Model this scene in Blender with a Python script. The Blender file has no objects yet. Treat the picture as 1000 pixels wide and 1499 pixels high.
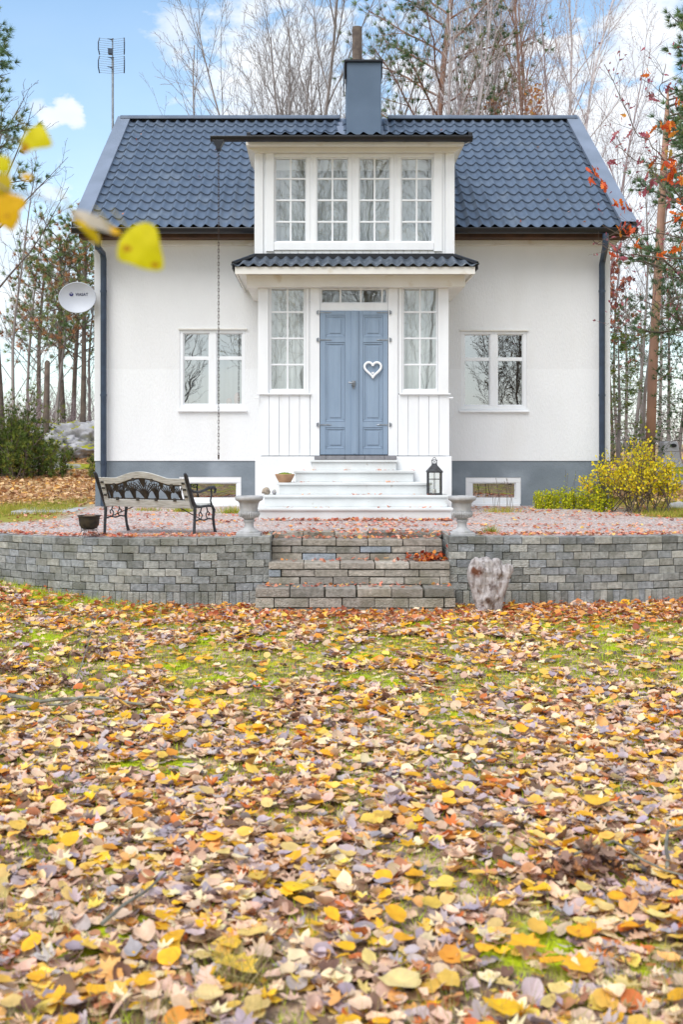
import bpy, math, random
import numpy as np
from mathutils import Vector, Matrix, noise as mnoise
R = math.radians
rnd = random.Random(7)
rng = np.random.default_rng(7)
sc = bpy.context.scene
col = bpy.data.collections.new('place'); sc.collection.children.link(col)

# ---------------------------------------------------------------- survey of the photograph
# camera stands at x=0, y=0, 1.05 m above the terrace; s(D) = pixels per metre at distance D
F = 1660.0; EYE = 1.05
def sX(px, D): return (px - 470.0) * D / F
def sZ(py, D): return EYE + (645.0 - py) * D / F

# ---------------------------------------------------------------- materials
def lin(c):
    return tuple((v/12.92 if v <= .04045 else ((v+.055)/1.055)**2.4) for v in c)
def mat(name, c1, c2=None, rough=.6, nscale=6., nlow=.35, nhigh=.65, bump=0., bscale=60., attr=False,
        metal=0., stretch=None, spec=.5, c3=None, n3=1.5, t3=(.55,.7), transl=0., detail=6.):
    m = bpy.data.materials.new(name); m.use_nodes = True
    nt = m.node_tree; N = nt.nodes; L = nt.links
    b = N['Principled BSDF']; out = N['Material Output']
    b.inputs['Roughness'].default_value = rough
    b.inputs['Metallic'].default_value = metal
    b.inputs['Specular IOR Level'].default_value = spec
    tc = N.new('ShaderNodeTexCoord'); vec = tc.outputs['Object']
    if stretch:
        mp = N.new('ShaderNodeMapping'); mp.inputs['Scale'].default_value = stretch
        L.new(vec, mp.inputs['Vector']); vec = mp.outputs['Vector']
    if c2 is None: c2 = tuple(v*.88 for v in c1)
    nz = N.new('ShaderNodeTexNoise'); nz.inputs['Scale'].default_value = nscale; nz.inputs['Detail'].default_value = detail
    L.new(vec, nz.inputs['Vector'])
    rp = N.new('ShaderNodeMapRange'); rp.inputs['From Min'].default_value = nlow; rp.inputs['From Max'].default_value = nhigh
    L.new(nz.outputs['Fac'], rp.inputs['Value'])
    mx = N.new('ShaderNodeMix'); mx.data_type = 'RGBA'
    L.new(rp.outputs['Result'], mx.inputs['Factor'])
    mx.inputs['A'].default_value = (*c1, 1); mx.inputs['B'].default_value = (*c2, 1)
    colr = mx.outputs['Result']
    if c3 is not None:
        nz3 = N.new('ShaderNodeTexNoise'); nz3.inputs['Scale'].default_value = n3; nz3.inputs['Detail'].default_value = 8
        L.new(vec, nz3.inputs['Vector'])
        r3 = N.new('ShaderNodeMapRange'); r3.inputs['From Min'].default_value = t3[0]; r3.inputs['From Max'].default_value = t3[1]
        L.new(nz3.outputs['Fac'], r3.inputs['Value'])
        m3 = N.new('ShaderNodeMix'); m3.data_type = 'RGBA'
        L.new(r3.outputs['Result'], m3.inputs['Factor']); L.new(colr, m3.inputs['A']); m3.inputs['B'].default_value = (*c3, 1)
        colr = m3.outputs['Result']
    if attr:
        at = N.new('ShaderNodeAttribute'); at.attribute_name = 'Col'
        mm = N.new('ShaderNodeMix'); mm.data_type = 'RGBA'; mm.blend_type = 'MULTIPLY'; mm.inputs['Factor'].default_value = 1
        L.new(colr, mm.inputs['A']); L.new(at.outputs['Color'], mm.inputs['B']); colr = mm.outputs['Result']
    L.new(colr, b.inputs['Base Color'])
    if bump > 0:
        nb = N.new('ShaderNodeTexNoise'); nb.inputs['Scale'].default_value = bscale; nb.inputs['Detail'].default_value = 8
        L.new(vec, nb.inputs['Vector'])
        bp = N.new('ShaderNodeBump'); bp.inputs['Strength'].default_value = bump; bp.inputs['Distance'].default_value = .02
        L.new(nb.outputs['Fac'], bp.inputs['Height']); L.new(bp.outputs['Normal'], b.inputs['Normal'])
    if transl > 0:
        tr = N.new('ShaderNodeBsdfTranslucent'); L.new(colr, tr.inputs['Color'])
        ms = N.new('ShaderNodeMixShader'); ms.inputs['Fac'].default_value = transl
        L.new(b.outputs['BSDF'], ms.inputs[1]); L.new(tr.outputs['BSDF'], ms.inputs[2]); L.new(ms.outputs['Shader'], out.inputs['Surface'])
    return m

def glass(name, fac, tint=(.8,.85,.87)):
    m = bpy.data.materials.new(name); m.use_nodes = True
    nt = m.node_tree; N = nt.nodes; L = nt.links
    for n in list(N):
        if n.type == 'BSDF_PRINCIPLED': N.remove(n)
    out = N['Material Output']
    tr = N.new('ShaderNodeBsdfTransparent'); tr.inputs['Color'].default_value = (*tint, 1)
    gl = N.new('ShaderNodeBsdfGlossy'); gl.inputs['Roughness'].default_value = 0.0; gl.inputs['Color'].default_value = (.95,.95,.93,1)
    nz = N.new('ShaderNodeTexNoise'); nz.inputs['Scale'].default_value = 2.2; nz.inputs['Detail'].default_value = 1
    tc = N.new('ShaderNodeTexCoord'); L.new(tc.outputs['Object'], nz.inputs['Vector'])
    bp = N.new('ShaderNodeBump'); bp.inputs['Strength'].default_value = .06; bp.inputs['Distance'].default_value = .02
    L.new(nz.outputs['Fac'], bp.inputs['Height']); L.new(bp.outputs['Normal'], gl.inputs['Normal'])
    ms = N.new('ShaderNodeMixShader'); ms.inputs['Fac'].default_value = fac
    L.new(tr.outputs['BSDF'], ms.inputs[1]); L.new(gl.outputs['BSDF'], ms.inputs[2]); L.new(ms.outputs['Shader'], out.inputs['Surface'])
    return m

M = {}
M['render'] = mat('wall_render', (.80,.815,.83), (.775,.79,.805), .9, 2.2, bump=.4, bscale=45, c3=(.74,.745,.74), n3=1.3, t3=(.55,.8), stretch=(1,1,.4))
M['white'] = mat('white_paint_wood', (.84,.865,.895), (.78,.80,.825), .45, 5., bump=.06, bscale=30, stretch=(1,1,.25), c3=(.70,.68,.62), n3=9, t3=(.68,.8))
M['cream'] = mat('cream_paint_wood', (.78,.77,.735), (.72,.705,.665), .6, 3., bump=.05, c3=(.62,.56,.46), n3=5, t3=(.62,.78))
M['stepwhite'] = mat('white_paint_concrete', (.68,.705,.71), (.60,.62,.62), .6, 3., bump=.15, c3=(.45,.42,.38), n3=11, t3=(.66,.76))
M['basewhite'] = mat('white_base_render', (.83,.845,.865), (.77,.78,.79), .85, 2., bump=.2)
M['plinth'] = mat('blue_grey_plinth_paint', lin((.50,.54,.575)), lin((.45,.49,.525)), .85, 2.2, bump=.3, bscale=40, c3=lin((.58,.62,.66)), n3=1.3, t3=(.55,.75))
M['roof'] = mat('blue_grey_steel_tile', lin((.375,.425,.495)), lin((.335,.385,.455)), .36, 3., bump=.05, bscale=8, spec=.6, c3=lin((.45,.49,.54)), n3=2.2, t3=(.55,.8))
M['flash'] = mat('grey_steel_flashing', lin((.50,.54,.61)), lin((.45,.49,.55)), .45, 2.)
M['chimney'] = mat('chimney_sheet_steel', lin((.36,.43,.51)), lin((.32,.39,.47)), .42, 1.5)
M['pipe'] = mat('dark_blue_grey_pipe', lin((.21,.27,.35)), lin((.17,.22,.29)), .35, 8., c3=lin((.6,.65,.7)), n3=22, t3=(.74,.8))
M['black'] = mat('black_gutter_paint', lin((.06,.07,.09)), lin((.09,.10,.13)), .35, 5.)
M['darkroof'] = mat('dark_corrugated_sheet', lin((.22,.26,.31)), lin((.33,.37,.42)), .6, 7., bump=.2, attr=False, c3=lin((.52,.55,.58)), n3=14, t3=(.6,.75))
M['soffit'] = mat('brown_wood_soffit', lin((.36,.25,.19)), lin((.26,.18,.14)), .8, 4.)
M['door'] = mat('blue_door_paint', lin((.54,.615,.70)), lin((.505,.58,.665)), .42, 3., bump=.08, bscale=14, stretch=(4,4,.5))
M['iron'] = mat('grey_wrought_iron', lin((.27,.28,.30)), lin((.17,.17,.18)), .5, 20., metal=.3)
M['rust'] = mat('rusty_chain_iron', lin((.30,.26,.24)), lin((.24,.18,.15)), .7, 30., metal=.3)
M['steel'] = mat('weathered_steel', lin((.62,.64,.66)), lin((.5,.52,.55)), .4, 10., metal=.5)
M['dish'] = mat('pale_grey_dish_enamel', lin((.72,.74,.78)), lin((.69,.71,.75)), .5, 3.)
M['navy'] = mat('navy_print', lin((.07,.09,.42)), None, .5)
M['greyprint'] = mat('slate_print', lin((.22,.24,.36)), None, .5)
M['block'] = mat('concrete_block', (1,1,1), (.62,.63,.62), .95, 22., bump=1., bscale=70, attr=True, c3=(.46,.47,.40), n3=3.2, t3=(.5,.72))
M['urn'] = mat('urn_concrete', lin((.72,.72,.725)), lin((.62,.62,.62)), .85, 9., bump=.3, bscale=50, c3=lin((.55,.56,.5)), n3=6, t3=(.62,.75))
M['tile'] = mat('grey_threshold_tile', lin((.52,.52,.54)), lin((.45,.45,.47)), .6, 12.)
M['clay'] = mat('terracotta', lin((.75,.6,.47)), lin((.62,.48,.37)), .85, 8., bump=.2)
M['moss'] = mat('moss', lin((.5,.56,.12)), lin((.28,.36,.08)), .95, 20., bump=.8, bscale=60)
M['stone'] = mat('rubble_stone', lin((.72,.66,.58)), lin((.5,.46,.42)), .9, 12., bump=.6)
M['oldwood'] = mat('weathered_white_bench_wood', lin((.83,.83,.82)), lin((.68,.675,.65)), .75, 8., bump=.3, stretch=(1,8,8), c3=lin((.58,.58,.48)), n3=6, t3=(.68,.78))
M['fol2'] = mat('backlit_leaf', (1,1,1), (.9,.88,.85), .6, 25., attr=True, transl=.5)
M['castiron'] = mat('dark_cast_iron', lin((.17,.155,.15)), lin((.27,.24,.20)), .55, 22., metal=.3)
M['stump'] = mat('weathered_root_wood', lin((.72,.695,.69)), lin((.50,.465,.455)), .9, 7., bump=1., bscale=16, stretch=(4,4,.9), nlow=.42, nhigh=.66, c3=lin((.42,.31,.25)), n3=1.6, t3=(.60,.70))
M['twig'] = mat('dry_grey_twig', lin((.55,.55,.50)), lin((.38,.36,.32)), .85, 12., bump=.3)
M['bark_grey'] = mat('grey_bark', lin((.62,.59,.58)), lin((.49,.46,.45)), .9, 6., bump=.5, bscale=25, stretch=(1,1,.3))  # bark colours from here on are lightened in place of slight distance haze
M['bark_dark'] = mat('dark_bark', lin((.46,.41,.37)), lin((.34,.30,.28)), .9, 6., bump=.5, bscale=25)
M['bark_birch'] = mat('birch_bark', lin((.80,.77,.77)), lin((.64,.59,.60)), .8, 5., bump=.3, stretch=(1,1,2.5), nlow=.45, nhigh=.62)
M['bark_redpine'] = mat('reddish_pine_bark', lin((.74,.58,.49)), lin((.58,.45,.39)), .9, 3., bump=.6, bscale=18, stretch=(1,1,.35))
M['twig_mauve'] = mat('mauve_birch_twig', lin((.68,.62,.63)), lin((.58,.52,.53)), .85, 3.)
M['bark_pine'] = mat('pine_bark', lin((.68,.53,.45)), lin((.50,.39,.34)), .9, 5., bump=.6, bscale=18, stretch=(1,1,.35))
M['fol'] = mat('leaf_faces', (1,1,1), (.82,.82,.82), .6, 25., attr=True, transl=.3)
M['needle'] = mat('needle_faces', (1,1,1), (.75,.78,.7), .7, 8., attr=True, transl=.15)
M['litter'] = mat('fallen_leaf_faces', (1,1,1), (.86,.83,.80), .62, 30., attr=True, transl=.15, spec=.4)
M['rock'] = mat('granite_rock', lin((.74,.74,.76)), lin((.50,.49,.50)), .9, 3., bump=.8, bscale=9)
M['curtain'] = mat('pale_curtain', (.72,.76,.78), (.62,.66,.68), .9, 2., stretch=(14,1,.3))
M['curtainw'] = mat('white_curtain', (.88,.90,.89), (.80,.82,.81), .9, 2., stretch=(14,1,.3))
M['blind'] = mat('grey_blind', (.30,.33,.36), (.22,.25,.28), .9, 2.)
M['dark'] = mat('dark_interior', (.03,.032,.035), None, .9)  # near-black colour stands in for shade inside rooms and the bin
M['glass'] = glass('window_glass', .25, (.9,.93,.93))
M['glassdk'] = glass('dark_window_glass', .48, (.75,.8,.82))
M['lglass'] = glass('lantern_glass', .12, (.95,.97,.97))
M['plastic'] = mat('pale_grey_plastic', lin((.76,.77,.79)), lin((.70,.71,.73)), .6, 3.)
M['cloth'] = mat('pink_cloth', lin((.85,.62,.58)), None, .9)
M['candle'] = mat('candle_wax', (.8,.78,.72), None, .5)

# moss on rock tops
def mossy(m):
    nt = m.node_tree; N = nt.nodes; L = nt.links; b = N['Principled BSDF']
    src = b.inputs['Base Color'].links[0].from_socket
    g = N.new('ShaderNodeNewGeometry'); sx = N.new('ShaderNodeSeparateXYZ'); L.new(g.outputs['Normal'], sx.inputs['Vector'])
    tc = N.new('ShaderNodeTexCoord'); nz = N.new('ShaderNodeTexNoise'); nz.inputs['Scale'].default_value = 1.6; nz.inputs['Detail'].default_value = 7
    L.new(tc.outputs['Object'], nz.inputs['Vector'])
    ad = N.new('ShaderNodeMath'); ad.operation = 'MULTIPLY_ADD'; ad.inputs[1].default_value = .6; L.new(sx.outputs['Z'], ad.inputs[0]); L.new(nz.outputs['Fac'], ad.inputs[2])
    rp = N.new('ShaderNodeMapRange'); rp.inputs['From Min'].default_value = .97; rp.inputs['From Max'].default_value = 1.03; L.new(ad.outputs[0], rp.inputs['Value'])
    mx = N.new('ShaderNodeMix'); mx.data_type = 'RGBA'; L.new(rp.outputs['Result'], mx.inputs['Factor']); L.new(src, mx.inputs['A'])
    n2 = N.new('ShaderNodeTexNoise'); n2.inputs['Scale'].default_value = 9; L.new(tc.outputs['Object'], n2.inputs['Vector'])
    m2 = N.new('ShaderNodeMix'); m2.data_type = 'RGBA'; L.new(n2.outputs['Fac'], m2.inputs['Factor'])
    m2.inputs['A'].default_value = (*lin((.38,.44,.10)), 1); m2.inputs['B'].default_value = (*lin((.72,.70,.12)), 1)
    L.new(m2.outputs['Result'], mx.inputs['B']); L.new(mx.outputs['Result'], b.inputs['Base Color'])
mossy(M['rock'])

# ---------------------------------------------------------------- object helpers
def tag(o, label=None, cat=None, group=None, kind=None):
    if label: o['label'] = label
    if cat: o['category'] = cat
    if group: o['group'] = group
    if kind: o['kind'] = kind
    return o
def thing(name, loc, label, cat, group=None, rz=0.):
    o = bpy.data.objects.new(name, None); o.empty_display_size = .2
    col.objects.link(o); o.location = loc; o.rotation_euler = (0,0,rz)
    o['org'] = [0.,0.,0.]
    return tag(o, label, cat, group)
def root_loc(p):
    while p.parent: p = p.parent
    return Vector(p.location)

class MB:
    def __init__(s): s.v = []; s.f = []; s.c = []; s.usec = False
    def face(s, idx, c=None):
        s.f.append(tuple(idx)); s.c.append(c or (1,1,1))
        if c: s.usec = True
    def quad(s, a, b, c, d, colr=None):
        n = len(s.v); s.v += [tuple(a), tuple(b), tuple(c), tuple(d)]; s.face((n,n+1,n+2,n+3), colr)
    def box(s, x0, x1, y0, y1, z0, z1, c=None, M4=None):
        if x0 > x1: x0, x1 = x1, x0
        if y0 > y1: y0, y1 = y1, y0
        if z0 > z1: z0, z1 = z1, z0
        n = len(s.v)
        P = [(x0,y0,z0),(x1,y0,z0),(x1,y1,z0),(x0,y1,z0),(x0,y0,z1),(x1,y0,z1),(x1,y1,z1),(x0,y1,z1)]
        if M4 is not None: P = [tuple(M4 @ Vector(p)) for p in P]
        s.v += P
        for q in ((0,3,2,1),(4,5,6,7),(0,1,5,4),(1,2,6,5),(2,3,7,6),(3,0,4,7)): s.face([n+i for i in q], c)
    def tube(s, pts, rad, n=6, c=None, cap=True, flat=1.):
        pts = [Vector(p) for p in pts]
        if not hasattr(rad, '__len__'): rad = [rad]*len(pts)
        base = len(s.v); up = None
        for i, p in enumerate(pts):
            t = (pts[min(i+1,len(pts)-1)] - pts[max(i-1,0)])
            if t.length < 1e-9: t = Vector((0,0,1))
            t.normalize()
            if up is None:
                up = Vector((1,0,0)) if abs(t.x) < .8 else Vector((0,1,0))
            u = (up - t*up.dot(t))
            if u.length < 1e-6: u = t.orthogonal()
            u.normalize(); w = t.cross(u); up = u
            for k in range(n):
                a = 2*math.pi*k/n
                q = p + u*(rad[i]*math.cos(a)) + w*(rad[i]*flat*math.sin(a))
                s.v.append((q.x,q.y,q.z))
        for i in range(len(pts)-1):
            for k in range(n):
                a = base+i*n+k; b = base+i*n+(k+1)%n
                s.face((a,b,b+n,a+n), c)
        if cap:
            s.face([base+k for k in range(n)][::-1], c); s.face([base+(len(pts)-1)*n+k for k in range(n)], c)
    def lathe(s, prof, cx, cy, n=32, c=None, flute=None):
        base = len(s.v)
        for (r, z) in prof:
            for k in range(n):
                a = 2*math.pi*k/n; rr = r
                s.v.append((cx+rr*math.cos(a), cy+rr*math.sin(a), z))
        for i in range(len(prof)-1):
            for k in range(n):
                a = base+i*n+k; b = base+i*n+(k+1)%n
                s.face((a,b,b+n,a+n), c)
        s.face([base+k for k in range(n)][::-1], c); s.face([base+(len(prof)-1)*n+k for k in range(n)], c)
    def prism(s, out, y0, y1, c=None, f=None):
        """outline in (x,z) extruded from y0 to y1; f maps a point"""
        n = len(out); base = len(s.v); f = f or (lambda p: p)
        for y in (y0, y1):
            for (x, z) in out: s.v.append(tuple(f((x,y,z))))
        s.face([base+i for i in range(n)], c); s.face([base+n+i for i in range(n)][::-1], c)
        for i in range(n):
            j = (i+1) % n; s.face((base+i, base+n+i, base+n+j, base+j), c)
    def grid(s, fn, nu, nv, c=None):
        base = len(s.v)
        for j in range(nv+1):
            for i in range(nu+1): s.v.append(tuple(fn(i/nu, j/nv)))
        for j in range(nv):
            for i in range(nu):
                a = base+j*(nu+1)+i; s.face((a,a+1,a+nu+2,a+nu+1), c(i,j) if callable(c) else c)
    def build(s, name, m, parent=None, smooth=False, bevel=0., loc=None, world=True, solid=0., label=None):
        off = Vector((0,0,0))
        if parent is not None and world:
            off = root_loc(parent)
        elif loc is not None: off = Vector(loc)
        me = bpy.data.meshes.new(name)
        me.from_pydata([(v[0]-off.x, v[1]-off.y, v[2]-off.z) for v in s.v], [], s.f)
        if s.usec:
            ca = me.color_attributes.new('Col', 'FLOAT_COLOR', 'CORNER')
            arr = []
            for f, c in zip(s.f, s.c): arr += [c[0],c[1],c[2],1.0]*len(f)
            ca.data.foreach_set('color', arr)
        me.materials.append(M[m] if isinstance(m, str) else m)
        if smooth:
            me.polygons.foreach_set('use_smooth', [True]*len(me.polygons))
        me.update()
        o = bpy.data.objects.new(name, me); col.objects.link(o)
        if parent is not None: o.parent = parent
        elif loc is not None: o.location = loc
        if smooth and smooth != 'all':
            try: me.set_sharp_from_angle(angle=R(40))
            except Exception: pass
        if solid:
            md = o.modifiers.new('solid', 'SOLIDIFY'); md.thickness = solid; md.offset = -1
        if bevel:
            md = o.modifiers.new('bevel', 'BEVEL'); md.width = bevel; md.segments = 2; md.limit_method = 'ANGLE'
            md.harden_normals = False
        if label: o['label'] = label
        return o

def np_mesh(name, V, Fc, C, m, parent=None, loc=(0,0,0), smooth=False):
    """V (n,3) verts, Fc (k,m) faces of one size, C (n,3) colours by vertex"""
    me = bpy.data.meshes.new(name)
    V = np.asarray(V, dtype=np.float32) - np.asarray(root_loc(parent) if parent is not None else loc, dtype=np.float32)
    k, w = Fc.shape
    me.vertices.add(len(V)); me.vertices.foreach_set('co', V.ravel())
    me.loops.add(k*w); me.loops.foreach_set('vertex_index', Fc.astype(np.int32).ravel())
    me.polygons.add(k); me.polygons.foreach_set('loop_start', np.arange(0, k*w, w, dtype=np.int32))
    try: me.polygons.foreach_set('loop_total', np.full(k, w, dtype=np.int32))
    except Exception: pass
    if C is not None:
        ca = me.color_attributes.new('Col', 'FLOAT_COLOR', 'POINT')
        ca.data.foreach_set('color', np.concatenate([C, np.ones((len(C),1))], 1).astype(np.float32).ravel())
    if smooth: me.polygons.foreach_set('use_smooth', [True]*k)
    me.materials.append(M[m]); me.update(calc_edges=True); me.validate()
    o = bpy.data.objects.new(name, me); col.objects.link(o)
    if parent is not None: o.parent = parent
    else: o.location = loc
    return o

# ---------------------------------------------------------------- leaves
def tmpl(kind):
    if kind == 'round':      # aspen / lime leaf, stalk at -y
        P = [(0,-.42),(.18,-.45),(.36,-.33),(.46,-.1),(.43,.12),(.28,.34),(.10,.47),(0,.58),(-.10,.47),(-.28,.34),(-.43,.12),(-.46,-.1),(-.36,-.33),(-.18,-.45)]
    elif kind == 'maple':
        P = []
        for a, r in ((-90,.12),(-62,.42),(-48,.3),(-12,.5),(5,.3),(30,.56),(52,.3),(70,.5),(90,.62),(110,.5),(128,.3),(150,.56),(175,.3),(192,.5),(228,.3),(242,.42)):
            P.append((r*math.cos(R(a)), r*math.sin(R(a))))
    elif kind == 'oak':
        P = [(0,-.6),(.1,-.4),(.05,-.28),(.24,-.15),(.13,-.02),(.32,.15),(.16,.25),(.2,.42),(0,.56),(-.2,.42),(-.16,.25),(-.32,.15),(-.13,-.02),(-.24,-.15),(-.05,-.28),(-.1,-.4)]
    else:                    # narrow
        P = [(0,-.5),(.13,-.2),(.15,.1),(0,.55),(-.15,.1),(-.13,-.2)]
    return np.array([(0,0)]+P)
TM = {k: tmpl(k) for k in ('round','maple','oak','narrow')}
def leaves(name, m, pos, size, colr, kind='round', tilt=.35, parent=None, loc=(0,0,0), curl=.5, nrm=None, droop=False, build=True):
    """pos (n,3), size (n,), colr (n,3). each leaf a curled fan of triangles"""
    pos = np.asarray(pos, float); n = len(pos)
    size = np.asarray(size, float); colr = np.asarray(colr, float)
    T = TM[kind]; k = len(T)
    jit = 1 + rng.uniform(-.07,.07,(n,k,1))
    xy = T[None]*jit
    xy[:,:,0] *= rng.uniform(.75,1.1,(n,1))
    r2 = (xy**2).sum(2)
    cv = rng.uniform(-.15,1.,(n,1))*curl
    fold = rng.uniform(-.2,.5,(n,1))*curl
    z = cv*r2 + fold*np.abs(xy[:,:,0]) + rng.uniform(-.05,.05,(n,k))
    L = np.dstack([xy[:,:,0], xy[:,:,1], z])*size[:,None,None]
    az = rng.uniform(0, 2*np.pi, n)
    ca, sa = np.cos(az), np.sin(az)
    Rz = np.zeros((n,3,3)); Rz[:,0,0]=ca; Rz[:,0,1]=-sa; Rz[:,1,0]=sa; Rz[:,1,1]=ca; Rz[:,2,2]=1
    if droop: tx = rng.uniform(.9,2.1,n)
    else: tx = rng.normal(0,tilt,n)
    c, s_ = np.cos(tx), np.sin(tx)
    Rx = np.zeros((n,3,3)); Rx[:,0,0]=1; Rx[:,1,1]=c; Rx[:,1,2]=-s_; Rx[:,2,1]=s_; Rx[:,2,2]=c
    a2 = rng.uniform(0,2*np.pi,n); c2, s2 = np.cos(a2), np.sin(a2)
    R2 = np.zeros((n,3,3)); R2[:,0,0]=c2; R2[:,0,1]=-s2; R2[:,1,0]=s2; R2[:,1,1]=c2; R2[:,2,2]=1
    Q = Rz @ Rx @ R2
    V = np.einsum('nij,nkj->nki', Q, L) + pos[:,None,:]
    idx = np.arange(1, k); nxt = np.roll(idx, -1)
    tri = np.stack([np.zeros(k-1,int), idx, nxt], 1)
    Fc = (tri[None] + (np.arange(n)*k)[:,None,None]).reshape(-1,3)
    C = np.repeat(colr[:,None,:], k, 1)
    C = C*(1+rng.uniform(-.12,.12,(n,k,1)))
    C[:,0,:] *= .93
    if not build: return V.reshape(-1,3), Fc, C.reshape(-1,3)
    return np_mesh(name, V.reshape(-1,3), Fc, C.reshape(-1,3), m, parent, loc)
def merge(parts):
    Vs, Fs, Cs, o = [], [], [], 0
    for V, Fc, C in parts:
        Vs.append(V); Fs.append(Fc+o); Cs.append(C); o += len(V)
    return np.concatenate(Vs), np.concatenate(Fs), np.concatenate(Cs)
def palette(n, pal):
    """pal: list of (weight, srgb)"""
    w = np.array([p[0] for p in pal], float); w /= w.sum()
    cs = np.array([lin(p[1]) for p in pal])
    i = rng.choice(len(pal), n, p=w)
    return cs[i]*(1+rng.uniform(-.18,.18,(n,1)))*(1+rng.uniform(-.06,.06,(n,3)))
def blades(pos, dirs, length, width, colr, nper=1, spread=.6):
    """thin triangles: pos (n,3), dirs (n,3)"""
    pos = np.repeat(np.asarray(pos,float), nper, 0); dirs = np.repeat(np.asarray(dirs,float), nper, 0)
    n = len(pos)
    colr = np.repeat(np.asarray(colr,float), nper, 0)
    d = dirs + rng.normal(0, spread, (n,3)); d /= np.linalg.norm(d,axis=1,keepdims=True)+1e-9
    a = np.cross(d, rng.normal(0,1,(n,3))); a /= np.linalg.norm(a,axis=1,keepdims=True)+1e-9
    Ln = (length*rng.uniform(.6,1.2,n))[:,None] if np.isscalar(length) else (np.repeat(length,nper)*rng.uniform(.7,1.2,n))[:,None]
    w = width
    V = np.stack([pos-a*w/2, pos+a*w/2, pos+d*Ln], 1).reshape(-1,3)
    Fc = np.arange(3*n).reshape(-1,3)
    C = np.repeat(colr*(1+rng.uniform(-.2,.2,(n,1))), 3, 0)
    return V, Fc, C

def smooth_outline(P, k=3):
    """Catmull-Rom through a closed outline"""
    n = len(P); out = []
    for i in range(n):
        p0,p1,p2,p3 = (np.array(P[(i+q-1)%n]) for q in range(4))
        for j in range(k):
            t = j/k; out.append(.5*((2*p1)+(-p0+p2)*t+(2*p0-5*p1+4*p2-p3)*t*t+(-p0+3*p1-3*p2+p3)*t**3))
    return np.array(out)
LOBED = [(0,-.36),(.14,-.40),(.30,-.44),(.32,-.30),(.50,-.16),(.38,-.04),(.56,.16),(.36,.17),(.34,.34),(.18,.32),(.10,.46),(0,.62),(-.09,.45),(-.2,.34),(-.36,.32),(-.35,.16),(-.55,.12),(-.39,-.03),(-.49,-.18),(-.31,-.28),(-.28,-.42),(-.13,-.41)]
ROUND = [(0,-.42),(.18,-.46),(.36,-.33),(.46,-.1),(.43,.12),(.28,.34),(.10,.47),(0,.58),(-.10,.47),(-.28,.34),(-.43,.12),(-.46,-.1),(-.36,-.33),(-.18,-.46)]
def fine_leaf(name, loc, size, colr, kind, seed, normal_tilt=.25, m='litter', stalk=True, label=None):
    """one detailed leaf: smooth outline, midrib fold, rippled and curled blade, stalk"""
    r = random.Random(seed); T = smooth_outline(ROUND if kind == 'round' else LOBED, 3)
    T = T*np.array([r.uniform(.85,1.05), 1.]); n = len(T); mb = MB(); rings = (1.,.8,.6,.4,.2)
    cu, fo, ph = r.uniform(.15,.5), r.uniform(-.1,.25), r.uniform(0,6)
    if kind != 'round': cu *= .5; normal_tilt *= .4
    Mx = Matrix.Rotation(r.uniform(0,6.28),4,'Z') @ Matrix.Rotation(r.gauss(.1,normal_tilt),4,'X') @ Matrix.Rotation(r.uniform(0,6.28),4,'Z')
    def put(u, v):
        z = cu*.55*(u*u+v*v)+fo*abs(u)+.045*math.sin(7*u+ph)*math.cos(6*v+ph*2)
        q = Mx @ Vector((u*size, v*size, z*size)); return (loc[0]+q.x, loc[1]+q.y, loc[2]+q.z)
    for k in rings:
        for (u,v) in T: mb.v.append(put(u*k, v*k+(-.05*(1-k))))
    mb.v.append(put(0,-.05)); ci = len(mb.v)-1
    def cc(k, i):
        e = 1-.10*(rings[k] > .9)*r.random(); rib = .9 if abs(T[i][0]) < .03 else 1.
        return tuple(c*e*rib*r.uniform(.96,1.04) for c in colr)
    for q in range(len(rings)-1):
        for i in range(n): j = (i+1)%n; mb.face((q*n+i,q*n+j,(q+1)*n+j,(q+1)*n+i), cc(q,i))
    for i in range(n): mb.face(((len(rings)-1)*n+i,(len(rings)-1)*n+(i+1)%n,ci), cc(3,i))
    if stalk:
        a = Vector(put(0,-.42)); b = Vector(put(r.uniform(-.15,.15),-.8)); c_ = tuple(c*.75 for c in colr)
        mb.tube([a,(a+b)/2+Vector((0,0,.004)),b], [.0016,.0013,.0011], 4, c_)
    return mb.build(name, m, None, smooth='all', loc=loc)

def stump_patches(m):
    """brown rotten hollows of the stump at their own places on the wood"""
    nt = m.node_tree; N = nt.nodes; L = nt.links; b = N['Principled BSDF']; cur = b.inputs['Base Color'].links[0].from_socket
    tc = N.new('ShaderNodeTexCoord'); nz = N.new('ShaderNodeTexNoise'); nz.inputs['Scale'].default_value = 22; nz.inputs['Detail'].default_value = 6; L.new(tc.outputs['Object'], nz.inputs['Vector'])
    for (p, rd, c) in (((-.15,-.12,.42),.085,(.40,.24,.16)),((.02,-.16,.28),.065,(.26,.16,.12)),((-.02,-.15,.12),.05,(.36,.28,.24)),((-.12,-.14,.20),.05,(.48,.36,.30))):
        d = N.new('ShaderNodeVectorMath'); d.operation = 'DISTANCE'; L.new(tc.outputs['Object'], d.inputs[0]); d.inputs[1].default_value = p
        a = N.new('ShaderNodeMath'); a.operation = 'MULTIPLY_ADD'; a.inputs[1].default_value = .09; L.new(nz.outputs['Fac'], a.inputs[0]); L.new(d.outputs['Value'], a.inputs[2])
        r_ = N.new('ShaderNodeMapRange'); r_.inputs['From Min'].default_value = rd+.055; r_.inputs['From Max'].default_value = rd+.015; L.new(a.outputs[0], r_.inputs['Value'])
        x_ = N.new('ShaderNodeMix'); x_.data_type = 'RGBA'; L.new(r_.outputs['Result'], x_.inputs['Factor']); L.new(cur, x_.inputs['A']); x_.inputs['B'].default_value = (*lin(c),1); cur = x_.outputs['Result']
    L.new(cur, b.inputs['Base Color'])
stump_patches(M['stump'])

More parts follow.
